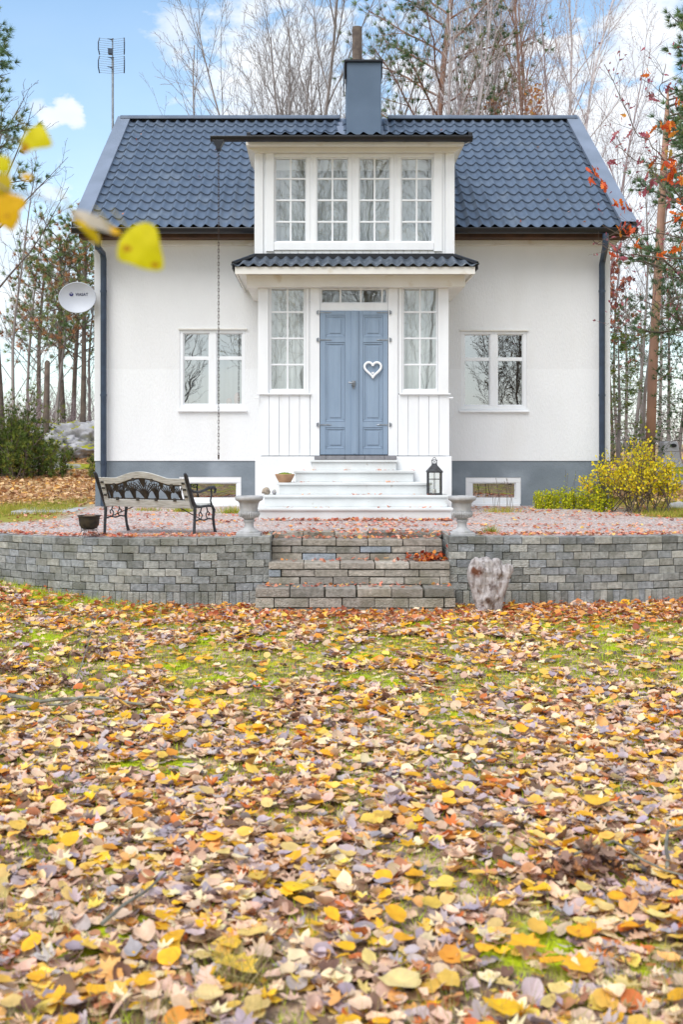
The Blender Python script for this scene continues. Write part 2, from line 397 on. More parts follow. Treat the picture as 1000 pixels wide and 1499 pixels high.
def wall_coats(m):
    """the older, slightly greyer coat of paint above the joint half way up the wall"""
    nt = m.node_tree; N = nt.nodes; L = nt.links; b = N['Principled BSDF']; cur = b.inputs['Base Color'].links[0].from_socket
    tc = N.new('ShaderNodeTexCoord'); sx = N.new('ShaderNodeSeparateXYZ'); L.new(tc.outputs['Object'], sx.inputs['Vector'])
    nz = N.new('ShaderNodeTexNoise'); nz.inputs['Scale'].default_value = 6; L.new(tc.outputs['Object'], nz.inputs['Vector'])
    a = N.new('ShaderNodeMath'); a.operation = 'MULTIPLY_ADD'; a.inputs[1].default_value = .03; L.new(nz.outputs['Fac'], a.inputs[0]); L.new(sx.outputs['Z'], a.inputs[2])
    r_ = N.new('ShaderNodeMapRange'); r_.inputs['From Min'].default_value = 2.165; r_.inputs['From Max'].default_value = 2.185; L.new(a.outputs[0], r_.inputs['Value'])
    x_ = N.new('ShaderNodeMix'); x_.data_type = 'RGBA'; x_.blend_type = 'MULTIPLY'; L.new(r_.outputs['Result'], x_.inputs['Factor']); L.new(cur, x_.inputs['A']); x_.inputs['B'].default_value = (.955,.95,.945,1)
    L.new(x_.outputs['Result'], b.inputs['Base Color'])
wall_coats(M['render'])
# ================================================================ THE HOUSE
WY = 17.6                       # front wall plane
WX0, WX1 = -3.52, 4.49
WZ0, WZT = -.05, 4.24
RY = 20.98; RZ = 6.945; EY = 17.1; EZ = 4.24   # ridge, eave
BY = 24.36                      # rear wall
house = thing('house', (.48, WY, 0), 'small white rendered house with blue-grey tiled roof, glazed porch and blue double door', 'house')
PY = 16.10                      # porch front plane

def holes_wall(mb, x0,x1,z0,z1,y,holes,depth=.13,c=None):
    xs = sorted({x0,x1,*[h[0] for h in holes],*[h[1] for h in holes]}); xs = [x for x in xs if x0 <= x <= x1]
    zs = sorted({z0,z1,*[h[2] for h in holes],*[h[3] for h in holes]}); zs = [z for z in zs if z0 <= z <= z1]
    for i in range(len(xs)-1):
        for j in range(len(zs)-1):
            cx = (xs[i]+xs[i+1])/2; cz = (zs[j]+zs[j+1])/2
            if any(h[0]<cx<h[1] and h[2]<cz<h[3] for h in holes): continue
            mb.quad((xs[i],y,zs[j]),(xs[i+1],y,zs[j]),(xs[i+1],y,zs[j+1]),(xs[i],y,zs[j+1]), c)
    for (a,b,l,h) in holes:
        l2 = max(l,z0); h2 = min(h,z1)
        if l2 >= h2: continue
        mb.quad((a,y,l2),(a,y+depth,l2),(a,y+depth,h2),(a,y,h2)); mb.quad((b,y,l2),(b,y,h2),(b,y+depth,h2),(b,y+depth,l2))
        if l >= z0: mb.quad((a,y,l),(b,y,l),(b,y+depth,l),(a,y+depth,l))
        if h <= z1: mb.quad((a,y,h),(a,y+depth,h),(b,y+depth,h),(b,y,h))

s = WY
WIN = [(sX(263,s), sX(359,s), sZ(599,s), sZ(484,s)), (sX(675,s), sX(771,s), sZ(600,s), sZ(486,s))]
BAS = [(sX(262,s), sX(353,s), sZ(738,s), sZ(698,s)), (sX(682,s), sX(763,s), sZ(738,s), sZ(699,s))]
PLT = .735
mb = MB()
# porch and upper bay cover the middle of the wall; it stays open behind them
MID = (sX(380,PY)+.05, sX(656,PY)-.05, .8, 4.0)
holes_wall(mb, WX0, WX1, PLT, WZT, WY, WIN+[MID])
mb.quad((WX0,WY,PLT),(WX0,WY,WZT),(WX0,BY,WZT),(WX0,BY,PLT)); mb.quad((WX1,WY,PLT),(WX1,BY,PLT),(WX1,BY,WZT),(WX1,WY,WZT))
mb.quad((WX0,BY,PLT),(WX0,BY,WZT),(WX1,BY,WZT),(WX1,BY,PLT))
for x in (WX0, WX1):
    n = len(mb.v); mb.v += [(x,WY,WZT),(x,BY,WZT),(x,RY,RZ-.18)]; mb.face((n,n+1,n+2))
mb.build('rendered_wall', 'render', house)
mb = MB()
g = .012
holes_wall(mb, WX0+g, WX1-g, WZ0-.5, PLT, WY+g, BAS)
mb.quad((WX0+g,WY+g,-.5),(WX0+g,WY+g,PLT),(WX0+g,BY,PLT),(WX0+g,BY,-.5)); mb.quad((WX1-g,WY+g,-.5),(WX1-g,BY,-.5),(WX1-g,BY,PLT),(WX1-g,WY+g,PLT))
mb.build('plinth', 'plinth', house)
# upright near-black sheet closing the rooms; its colour paints their darkness
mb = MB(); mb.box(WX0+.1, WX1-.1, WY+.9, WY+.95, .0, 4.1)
mb.build('room_shade_sheet', 'dark', house)

# ---- main roof: pressed steel tile sheets on both slopes
RX0, RX1 = -3.73, 4.74
PER = .1815; NR = 15
def tprof(t, amp):
    t = t % 1.0
    return amp*(0.5+0.5*math.cos(2*math.pi*(t+.07*math.sin(2*math.pi*t+.9))))**1.25
def tile_sheet(mb, x0, x1, ya, za, yb, zb, rows, per=PER, amp=.042, step=.026, x_clip=None, lip=.35):
    """ya,za = eave, yb,zb = top"""
    dy, dz = yb-ya, zb-za; L = math.hypot(dy,dz); ny, nz_ = -dz/L, dy/L
    if nz_ < 0: ny, nz_ = -ny, -nz_
    nu = int((x1-x0)/per*10)
    xs = [x0+(x1-x0)*i/nu for i in range(nu+1)]
    lines = []
    for r in range(rows):
        for (v, h) in ((r, step), (r+.05, step*1.08), (r+.5, step*.5), (r+1.0, 0.)):
            lines.append((v/rows, h))
    prev = None
    for li, (v, h) in enumerate(lines):
        base = len(mb.v)
        row_amp = amp
        for x in xs:
            w = tprof((x-x0)/per, row_amp)
            # pressed wave front: the lower lip of each row dips where the wave is low
            hh = w + h
            mb.v.append((x, ya+dy*v+ny*hh, za+dz*v+nz_*hh))
        if prev is not None:
            for i in range(nu): mb.face((prev+i, prev+i+1, base+i+1, base+i))
        prev = base
    # closed front edge
mb = MB(); tile_sheet(mb, RX0, RX1, EY, EZ, RY, RZ, NR, amp=.050, step=.026)
mb2 = MB(); tile_sheet(mb2, RX0, RX1, 2*RY-EY, EZ, RY, RZ, NR)
o = len(mb.v); mb.v += mb2.v; mb.f += [tuple(i+o for i in f) for f in mb2.f]; mb.c += mb2.c
# underlay boards below the tiles
n = len(mb.v); d = .035
mb.v += [(RX0,EY,EZ-d),(RX1,EY,EZ-d),(RX1,RY,RZ-d),(RX0,RY,RZ-d)]; mb.face((n,n+1,n+2,n+3))
n = len(mb.v); mb.v += [(RX0,2*RY-EY,EZ-d),(RX1,2*RY-EY,EZ-d),(RX1,RY,RZ-d),(RX0,RY,RZ-d)]; mb.face((n+3,n+2,n+1,n))
roof = mb.build('roof', 'roof', house, smooth=True)
# ridge cap segments, verge strips
CHX0, CHX1 = sX(507,20.6), sX(558,20.6)
mb = MB()
for (a, b) in ((RX0+.03, sX(497,RY)), (sX(568,RY), RX1-.03)):
    mb = MB()
    k = max(1, int((b-a)/1.1)); st = (b-a)/k
    for i in range(k):
        pts = []
        for (e, rr) in ((0,1.),(st*.97,1.),(st*.97,1.08),(st+.01,1.08)):
            pts.append((a+i*st+e, rr))
        for q in range(3):
            (xa, ra), (xb, rb) = pts[q], pts[q+1]
            for j in range(8):
                t0, t1 = R(200-j*27.5-10), R(200-(j+1)*27.5-10)
                f = lambda x, rr, t: (x, RY+.125*rr*math.cos(t), RZ+.035+.075*rr*math.sin(t))
                mb.quad(f(xa,ra,t0), f(xb,rb,t0), f(xb,rb,t1), f(xa,ra,t1))
    mb.build('ridge_cap', 'roof', roof, smooth=True)
for sx, xa in ((1,RX0-.03),(-1,RX1+.03)):
    mb = MB(); w = .24*sx
    for (ye, sg) in ((EY-.02, 1), (2*RY-EY+.02, -1)):
        for k in range(3):
            t0, t1 = k/3, (k+1)/3 + (.01 if k < 2 else 0)
            yA, zA = ye+(RY-ye)*t0, EZ+(RZ-EZ)*t0+.098+.004*(2-k); yB, zB = ye+(RY-ye)*t1, EZ+(RZ-EZ)*t1+.098+.004*(2-k)
            mb.quad((xa,yA,zA),(xa+w,yA,zA),(xa+w,yB,zB),(xa,yB,zB))
            mb.quad((xa,yA,zA-.17),(xa,yA,zA),(xa,yB,zB),(xa,yB,zB-.17))
            mb.quad((xa+w,yA,zA),(xa+w,yA,zA-.06),(xa+w,yB,zB-.06),(xa+w,yB,zB))
    mb.build('verge_strip', 'flash', roof)
# soffit and cornice under the eave
mb = MB()
mb.box(RX0+.05, RX1-.05, EY+.12, EY+.15, EZ-.112, EZ-.045); mb.box(RX0+.05, RX1-.05, EY+.15, WY-.05, EZ-.10, EZ-.08)
mb.build('eave_boarding', 'soffit', house)
mb = MB(); mb.prism([(RX0+.12,EZ-.103),(RX0+.20,EZ-.175),(RX1-.2,EZ-.175),(RX1-.12,EZ-.103)], WY-.1, WY-.001)
mb.build('wall_cornice', 'cream', house)
# gutters of the main eave (cut where the upper bay stands)
def gutter(mb, x0, x1, y, z, r=.065):
    n = 10
    for (ri, fl) in ((r,0),(r-.008,1)):
        for k in range(n):
            a0, a1 = math.pi+math.pi*k/n, math.pi+math.pi*(k+1)/n
            p = lambda x,a: (x, y+ri*math.cos(a), z+ri*math.sin(a))
            q = (p(x0,a0),p(x1,a0),p(x1,a1),p(x0,a1))
            mb.quad(*(q if fl else q[::-1]))
    for x in (x0,x1):
        b = len(mb.v)
        for k in range(n+1): a = math.pi+math.pi*k/n; mb.v.append((x, y+r*math.cos(a), z+r*math.sin(a)))
        mb.face([b+k for k in range(n+1)])
    mb.tube([(x0,y-r,z),(x1,y-r,z)], .012, 6)
    k = max(2,int((x1-x0)/.9))
    for i in range(k):
        xx = x0+(x1-x0)*(i+.5)/k; mb.box(xx-.012,xx+.012,y-r-.006,y+r,z-.004,z+.006)
BX0, BX1 = sX(374,PY), sX(664,PY)      # upper bay
for (a,b) in ((RX0-.02, BX0-.03), (BX1+.03, RX1+.02)):
    mb = MB(); gutter(mb, a, b, EY-.03, EZ-.01, .07); mb.build('gutter', 'black', house, smooth=True)
# downpipes
for pts in ([(sX(143,EY),EY-.03,EZ-.08),(sX(143,EY),EY-.03,EZ-.17),(sX(144,17.15),17.1,EZ-.28),(sX(151,17.5),17.46,sZ(372,17.5)),(sX(151.5,17.5),17.5,sZ(380,17.5)),(sX(151.5,17.5),17.5,.04)],
            [(sX(886,EY),EY-.03,EZ-.08),(sX(886,EY),EY-.03,EZ-.17),(sX(885,17.15),17.1,EZ-.28),(sX(882,17.5),17.46,sZ(380,17.5)),(sX(881.5,17.5),17.5,sZ(388,17.5)),(sX(881.5,17.5),17.5,.04)]):
    mb = MB(); mb.tube(pts, .048, 14)
    p = mb.build('downpipe', 'pipe', house, smooth=True)
    for z in (3.35,1.75,.7):
        mb = MB(); mb.tube([(pts[-1][0],17.5,z-.015),(pts[-1][0],17.5,z+.015)], .054, 14)
        mb.box(pts[-1][0]-.012,pts[-1][0]+.012,17.5,17.6,z-.01,z+.01)
        mb.build('pipe_bracket', 'pipe', p, smooth=True)
# chimney
CY0, CY1 = 20.15, 20.95
mb = MB(); mb.box(sX(507.5,CY0), sX(558,CY0), CY0, CY1+.1, 6.2, sZ(92,CY0))
ch = mb.build('chimney', 'chimney', house, bevel=.008)
mb = MB(); a, b, t = sX(507.5,CY0), sX(558,CY0), sZ(92,CY0)
mb.box(a-.045, b+.03, CY0-.05, CY1+.15, t+.002, t+.035)
mb.box(a-.045, a-.03, CY0-.05, CY1+.15, t-.33, t+.002); mb.box(b+.012, b+.03, CY0+.1, CY1+.15, t-.22, t+.002)
mb.build('chimney_cap', 'black', ch)
mb = MB(); sl = (RZ-EZ)/(RY-EY)
def rz(y): return EZ+sl*(y-EY)
for (xa,xb) in ((sX(492,20.5),a-.003),(b+.003,sX(570,20.5))):
    mb.quad((xa,19.8,rz(19.8)+.09),(xb,19.8,rz(19.8)+.09),(xb,RY+.1,rz(RY)+.085),(xa,RY+.1,rz(RY)+.085))
    mb.quad((xa,19.8,rz(19.8)+.02),(xa,19.8,rz(19.8)+.09),(xa,RY+.1,rz(RY)+.085),(xa,RY+.1,rz(RY)))
mb.quad((sX(492,20.5),19.6,rz(19.6)+.08),(sX(570,20.5),19.6,rz(19.6)+.08),(sX(570,20.5),CY0-.01,rz(CY0)+.12),(sX(492,20.5),CY0-.01,rz(CY0)+.12))
mb.build('chimney_flashing', 'flash', ch)

# ---------------------------------------------------------------- windows
def window(name, X0, X1, Z0, Z1, D, sashes, rows, fw=.06, mw=.022, glassm='glass', back=None, backy=.12, vbars=1, sash=.03, proud=.0, label=None, valance=False):
    """casing X0..X1, Z0..Z1; sashes = list of (x0,x1,z0,z1) glass openings; rows = heights where bars lie"""
    mb = MB(); y0 = D-.02-proud; y1 = D+.07
    xs = [X0]+[v for s_ in sashes for v in (s_[0], s_[1])]+[X1]
    z0, z1 = sashes[0][2], sashes[0][3]
    for i in range(0, len(xs), 2):
        mb.box(xs[i], xs[i+1]-.0, y0, y1, z0, z1)
    mb.box(X0, X1, y0-.002, y1, Z0, z0); mb.box(X0, X1, y0-.002, y1, z1, Z1)
    for (a,b,l,h) in sashes:       # inner sash moulding
        mb.box(a, a+sash*.5, D+.0, D+.05, l, h); mb.box(b-sash*.5, b, D+.0, D+.05, l, h)
        mb.box(a+sash*.5, b-sash*.5, D+.001, D+.05, l, l+sash*.5); mb.box(a+sash*.5, b-sash*.5, D+.001, D+.05, h-sash*.5, h)
    w = mb.build(name, 'white', house, bevel=.004, label=label)
    mb = MB()
    for (a,b,l,h) in sashes:
        for k in range(vbars):
            c = a+(b-a)*(k+1)/(vbars+1); mb.box(c-mw/2, c+mw/2, D+.012, D+.045, l+.014, h-.014)
        for z in rows: mb.box(a+.014, b-.014, D+.010, D+.043, z-mw/2, z+mw/2)
    if mb.v: mb.build('glazing_bars', 'white', w, bevel=.003)
    mb = MB()
    for (a,b,l,h) in sashes: mb.quad((a,D+.03,l),(b,D+.03,l),(b,D+.03,h),(a,D+.03,h))
    mb.build('glass_pane', glassm, w)
    if back:
        mb = MB()
        if valance:
            nn = 60
            for (a,b,l,h) in sashes:
                mb.grid(lambda u,v: (a-.05+(b-a+.1)*u, D+backy+.012*math.sin(u*46), l-.02+(h-l+.04)*v), nn, 1)
        else:
            for (a,b,l,h) in sashes: mb.quad((a-.03,D+backy,l-.03),(b+.03,D+backy,l-.03),(b+.03,D+backy,h+.03),(a-.03,D+backy,h+.03))
        mb.build('curtain', back, w)  # curtain cloth, except in dark material: a sheet painting the room's shade
    return w
def lx(*p): return [sX(v, PY) for v in p]
# two ground-floor windows of the wall
for i, (wx, ux) in enumerate((((268,306.5),(317,355)), ((679,717.5),(728,766))) ):
    pass
for i, pr in enumerate(([(268.5,306.5),(317,355)], [(679.5,717.5),(728,766)])):
    X0,X1,Z0,Z1 = WIN[i]
    D = WY+.03; dy = 0 if i == 0 else 1.5
    sh = [(sX(a,D), sX(b,D), sZ(592.5+dy,D), sZ(488+dy,D)) for a,b in pr]
    w = window('window', X0, X1, Z0, Z1, D, sh, [sZ(524.5+dy,D)], glassm='glassdk', vbars=0, mw=.055, back='curtain' if i == 0 else 'dark', backy=.35, proud=0.0,
               label=('casement window with pink cloths on the inner sill' if i == 0 else 'casement window reflecting dark branches'))
    mb = MB(); mb.box(X0-.03, X1+.03, WY-.045, WY+.0, Z0-.012-.03, Z0-.012); mb.build('window_sill', 'white', w, bevel=.006)
    mb = MB(); mb.box(X0-.02, X1+.03, WY-.03, WY+.0, Z1+.012, Z1+.03); mb.build('drip_strip', 'cream', w)
    if i == 0:
        mb = MB()
        for (px, h) in ((334,.1),(346,.19)):
            c = sX(px,D); mb.lathe([(.04,sZ(592,D)),(.05,sZ(592,D)+h*.5),(.035,sZ(592,D)+h*.85),(.01,sZ(592,D)+h)], c, WY+.2, 10)
        mb.build('sill_cloth', 'cloth', w, smooth=True)
# basement windows
for i, (a,b,l,h) in enumerate(BAS):
    D = WY+.04; g0, g1 = (((284 if i == 0 else 691)), (347 if i == 0 else 755))
    if i == 0: g0 = 272
    w = window('basement_window', a, b, l, h, D, [(sX(g0,D), sX(g1,D), sZ(730,D), sZ(706.5,D))], [], glassm='glassdk', vbars=0, back='dark', backy=.5,
               label=('low basement window half hidden by the bench' if i == 0 else 'low basement window beside the urn, left of the yellow-green plants'))
    mb = MB(); mb.box(a+.02, b-.02, WY-.03, WY+.008, l-.035, l+.012); mb.build('window_sill', 'white', w, bevel=.005)
# ---- upper bay (dormer standing over the porch)
DB = PY
TOPZ = 5.24
BZ0 = sZ(384,PY); 
gx = [(402.5,448.5),(463.5,510),(525.5,571.5),(587,633.5)]
gz0, gz1 = sZ(354.5,PY), sZ(231.5,PY)
mb = MB()
hl = [(sX(a,PY)-.03, sX(b,PY)+.03, gz0-.03, gz1+.03) for a,b in gx]
holes_wall(mb, BX0, BX1, BZ0-.25, TOPZ, DB, hl, .08)
for x in (BX0, BX1):
    mb.quad((x,DB,BZ0-.25),(x,DB,TOPZ),(x,WY+2.4,6.10),(x,WY+2.4,BZ0-.25))
mb.build('upper_bay_wall', 'white', house)
# boards under the upper windows + corner boards
mb = MB()
nb = 22; xa, xb = sX(389,PY), sX(650,PY)
for k in range(nb):
    w_ = (xb-xa)/nb; mb.box(xa+k*w_+.004, xa+(k+1)*w_-.004, DB-.012, DB-.001, BZ0-.02, sZ(367,PY))
mb.box(sX(374,PY)-.012, sX(385.5,PY), DB-.035, DB-.001, BZ0-.02, TOPZ); mb.box(sX(652,PY), sX(664,PY)+.012, DB-.035, DB-.001, BZ0-.02, TOPZ)
mb.box(sX(386,PY), sX(389,PY)+.02, DB-.014, DB-.001, BZ0-.02, TOPZ-.05); mb.box(sX(649,PY)-.02, sX(651.5,PY), DB-.014, DB-.001, BZ0-.02, TOPZ-.05)
mb.build('corner_boards', 'white', house, bevel=.003)
mb = MB()
mb.box(sX(389.5,PY), sX(401,PY), DB-.04, DB-.002, sZ(369,PY), sZ(223,PY)); mb.box(sX(635,PY), sX(647,PY), DB-.04, DB-.002, sZ(369,PY), sZ(223,PY))
mb.box(sX(401,PY)+.002, sX(635,PY)-.002, DB-.036, DB-.002, sZ(367,PY), sZ(356,PY)); mb.box(sX(389.5,PY), sX(647,PY), DB-.043, DB-.002, sZ(223,PY)+.002, sZ(217,PY))
mb.build('window_casing', 'white', house, bevel=.004)
for i, (a,b) in enumerate(gx):
    D = DB+.012; X0, X1 = hl[i][0]-.02, hl[i][1]+.02
    rows = [sZ(v,D) for v in (262,293.5,325)]
    lab = ['leftmost of the four upper windows','second of the four upper windows from the left','third of the four upper windows from the left','rightmost of the four upper windows, pillow on its inner sill'][i]
    w = window('upper_window', X0, X1, gz0-.05, gz1+.05, D, [(sX(a,D),sX(b,D),gz0,gz1)], rows, mw=.026, back='curtain', backy=.28, label=lab, valance=True)
    mb = MB(); mb.box(X0,X1,D+.2,D+.24,gz1-.13,gz1+.05); mb.build('roller_blind', 'curtainw', w)
    if i >= 2:
        mb = MB(); c0 = sX(a if i==3 else b-18,D)+.03
        mb.grid(lambda u,v: (c0+.3*u, D+.22+.05*math.sin(v*3.1)*math.sin(u*3.1), gz0-.03+(.26-.12*abs(u-.3))*v+.02*math.sin(u*9)), 10, 6)
        mb.build('pillow', 'curtainw', w, smooth='all')
# bay cornice, roof, gutter
mb = MB()
mb.box(BX0-.12, BX1+.12, PY-.23, PY+1.0, 5.175, 5.25); mb.prism([(BX0-.10,5.174),(BX0-.005,5.115),(BX1+.005,5.115),(BX1+.10,5.174)], PY-.11, PY+1.2)
mb.build('upper_bay_cornice', 'cream', house, bevel=.004)
mb = MB(); zt = sZ(200,15.78)
tile_sheet(mb, sX(361,15.78), sX(692,15.78), 15.78, zt, 19.75, zt+3.97*.2126, 11, amp=.04, step=.02)
n = len(mb.v); mb.v += [(sX(363,15.78),15.8,zt-.03),(sX(690,15.78),15.8,zt-.03),(sX(690,15.78),19.7,zt+.8),(sX(363,15.78),19.7,zt+.8)]; mb.face((n,n+1,n+2,n+3))
dr = mb.build('upper_bay_roof', 'roof', house, smooth=True)
mb = MB(); mb.box(sX(365,15.8), sX(688,15.8), 15.815, 15.86, zt-.045, zt+.035); mb.build('eave_shade_strip', 'black', dr)  # black strip painting the shadow under the tile ends
for x in (sX(361,15.78), sX(692,15.78)):
    mb = MB(); s_ = -1 if x < 0 else 1
    for (ya, yb_, o_) in ((15.77,15.87,.055),):
        mb.box(x-.06 if x > 0 else x-.0, x if x > 0 else x+.06, ya, yb_, zt-.0, zt+o_)
    mb.build('roof_end_cap', 'black', dr, bevel=.008)
    mb = MB(); n = len(mb.v); xa_, xb_ = x-s_*.03, x-s_*.008
    mb.v += [(q,yy,zt+(yy-15.78)*.2126+dz) for q in (xa_,xb_) for (yy,dz) in ((15.83,-.075),(19.6,-.075),(19.6,-.0),(15.83,-.0))]
    for f in ((0,1,2,3),(7,6,5,4),(0,4,5,1),(3,2,6,7),(0,3,7,4),(1,5,6,2)): mb.face([n+i for i in f])
    mb.build('barge_board', 'cream', dr)
mb = MB(); gutter(mb, sX(308,15.68), sX(692,15.68), 15.70, sZ(201.5,15.68), .06)
gt = mb.build('upper_gutter', 'black', house, smooth=True)
mb = MB(); hx = sX(320,15.7); hz = sZ(207,15.7)
mb.prism([(hx-.085,hz+.0),(hx+.085,hz+.0),(hx+.032,hz-.09),(hx+.032,hz-.13),(hx-.032,hz-.13),(hx-.032,hz-.09)], 15.63, 15.77)
mb.build('gutter_outlet', 'black', gt, bevel=.004)
# ---- canopy over the porch
CE = 15.65; cxl, cxr = sX(340,CE), sX(700,CE); czE = sZ(390,CE); czT = sZ(378,PY)
cf = cz = None
mb = MB(); per = .147
def csheet(mb, A, B, C_, Dd, n):
    """corrugated sheet between eave A-B and top C-D (D above A)"""
    A,B,C_,Dd = map(Vector,(A,B,C_,Dd)); L = (B-A).length; nu = int(L/per*8)
    nrm = (B-A).cross(Dd-A).normalized()
    if nrm.z < 0: nrm = -nrm
    ax = (B-A).normalized()
    for j in range(n+1):
        v = j/n; P0 = A.lerp(Dd, v); P1 = B.lerp(C_, v)
        s0 = (P0-A).dot(ax); s1 = (P1-A).dot(ax)
        for i in range(nu+1):
            sA = L*i/nu; sA = min(max(sA, s0), s1)
            q = A + ax*sA + (P0-A-ax*s0) + nrm*(.02+.022*math.cos(2*math.pi*sA/per))
            mb.v.append(tuple(q))
    base = len(mb.v)-(n+1)*(nu+1)
    for j in range(n):
        for i in range(nu):
            a = base+j*(nu+1)+i; mb.face((a,a+1,a+nu+2,a+nu+1))
hip = .30
csheet(mb, (cxl,CE,czE),(cxr,CE,czE),(cxr-hip,PY+.02,czT),(cxl+hip,PY+.02,czT), 4)
csheet(mb, (cxl,WY,czE),(cxl,CE,czE),(cxl+hip,PY+.02,czT),(cxl+hip,WY,czT), 4)
csheet(mb, (cxr,CE,czE),(cxr,WY,czE),(cxr-hip,WY,czT),(cxr-hip,PY+.02,czT), 4)
cr = mb.build('canopy_roof', 'darkroof', house, smooth='all', solid=.008)
mb = MB()
mb.tube([(cxl+.01,CE+.01,czE+.04),(cxl+hip,PY,czT+.04)], .03, 6); mb.tube([(cxr-.01,CE+.01,czE+.04),(cxr-hip,PY,czT+.04)], .03, 6)
mb.box(cxl+hip-.01, cxr-hip+.01, PY-.05, PY-.037, czT-.02, czT+.055)
mb.box(cxl-.004, cxl+.012, CE+.02, WY, czE-.04, czE+.012); mb.box(cxr-.012, cxr+.004, CE+.02, WY, czE-.04, czE+.012)
mb.build('canopy_flashing', 'black', cr)
ps0, ps1 = sX(376,PY), sX(660,PY)
mb = MB()
fz1, fz0 = czE-.002, sZ(402,15.7)
mb.box(cxl+.035, cxr-.035, CE+.03, CE+.055, fz0, fz1)
mb.box(cxl+.036, cxl+.06, CE+.055, WY, fz0+.002, fz1); mb.box(cxr-.06, cxr-.036, CE+.055, WY, fz0+.002, fz1)
mb.box(cxl+.06, cxr-.06, CE+.055, WY, fz0+.03, fz0+.05)        # soffit
mb.build('canopy_fascia', 'cream', house, bevel=.004)
mb = MB(); xa, xb = sX(361,15.93), sX(681,15.93)
mb.box(xa, xb, 15.93, WY-.01, sZ(420,15.93), fz0+.028)
mb.build('canopy_frieze', 'cream', house, bevel=.006)
# ---- porch posts, boarding, glazing, door
zF = sZ(420,15.93)
Zs = sZ(576,PY); ZbB = sZ(667,PY)
for (a,b,pr_) in ((378,393,.03),(448,452,.012),(454.5,468,.02),(568.5,582,.02),(584,588,.012),(641,656.5,.03)):
    mb = MB(); mb.box(sX(a,PY), sX(b,PY), PY-pr_, PY+.09, Zs-.0 if a in (378,641,448,584) else ZbB, zF-.001); mb.build('porch_post', 'white', house, bevel=.004)
for (p0,p1) in ((sX(452,PY)+.003, sX(454.5,PY)-.003),(sX(582,PY)+.003, sX(584,PY)-.003)):
    mb = MB(); mb.box(p0, p1, PY-.004, PY+.08, ZbB, zF-.001); mb.build('cover_strip', 'white', house)
for x in (378, 656.5):   # side posts back at the house wall
    c = sX(x,PY); mb = MB(); mb.box(c-.03 if x > 500 else c, c if x > 500 else c+.03, WY-.12, WY-.001, ZbB, zF-.001); mb.build('porch_post', 'white', house, bevel=.004)
def vboards(mb, xa, xb, n, z0, z1, y, axis='x'):
    w_ = (xb-xa)/n
    for k in range(n):
        a, b = xa+k*w_+.0035, xa+(k+1)*w_-.0035
        if axis == 'x': mb.box(a, b, y-.018, y+.002, z0, z1)
        else: mb.box(y-.009, y+.009, a, b, z0, z1)
    if axis == 'x': mb.box(xa+.01, xb-.01, y+.001, y+.05, z0, z1-.001)
    else: mb.box(y-.005, y+.005, xa, xb, z0, z1-.001)
for args in ((sX(379,PY), sX(453.5,PY), 5, ZbB, Zs-.02, PY), (sX(582.5,PY), sX(658,PY), 5, ZbB, Zs-.02, PY), (PY+.06, WY, 10, ZbB, zF, ps0+.03, 'y'), (PY+.06, WY, 10, ZbB, zF, ps1-.03, 'y')):
    mb = MB(); vboards(mb, *args); mb.build('porch_boarding', 'white', house, bevel=.003)
for (p0,p1) in ((sX(375.5,PY), sX(456,PY)), (sX(582.5,PY)+.02, sX(659.5,PY))):
    mb = MB(); mb.box(p0, p1, PY-.055, PY-.0185, Zs-.02, Zs+.0); mb.build('porch_sill', 'white', house, bevel=.004)
for (p0,p1) in ((sX(374,PY)-.01, sX(379,PY)), (sX(657,PY), sX(662,PY)+.01)):
    mb = MB(); mb.box(p0, p1, PY-.07, PY-.03, Zs-.075, Zs-.055); mb.build('sill_end', 'white', house, bevel=.004)
for i, (a,b) in enumerate(((396,446),(590,640))):
    D = PY+.02; l, h = sZ(571,D), sZ(421,D)
    rows = [sZ(v,D) for v in (457,495.5,534)]
    window('porch_window', sX(393,PY)+.002, sX(448,PY)-.002, Zs+.001, zF-.003, D, [(sX(a,D),sX(b,D),l,h)], rows, mw=.024, back='curtainw', backy=.22, valance=True,
           label='tall porch window left of the door') if i == 0 else \
    window('porch_window', sX(588,PY)+.002, sX(641,PY)-.002, Zs+.001, zF-.003, D, [(sX(a,D),sX(b,D),l,h)], rows, mw=.024, back='curtainw', backy=.22, valance=True,
           label='tall porch window right of the door')
D = PY+.03
w = window('transom_window', sX(468,PY)+.002, sX(568.5,PY)-.002, sZ(455,PY), zF-.003, D, [(sX(470,D),sX(567,D),sZ(444.5,D),sZ(423,D))], [], vbars=0, back='curtain', backy=.6)
mb = MB()
for px in (498.5,528.5,559.5): mb.box(sX(px,D)-.012, sX(px,D)+.012, D+.01, D+.045, sZ(444.5,D)+.014, sZ(423,D)-.014)
mb.build('glazing_bars', 'white', w, bevel=.003)
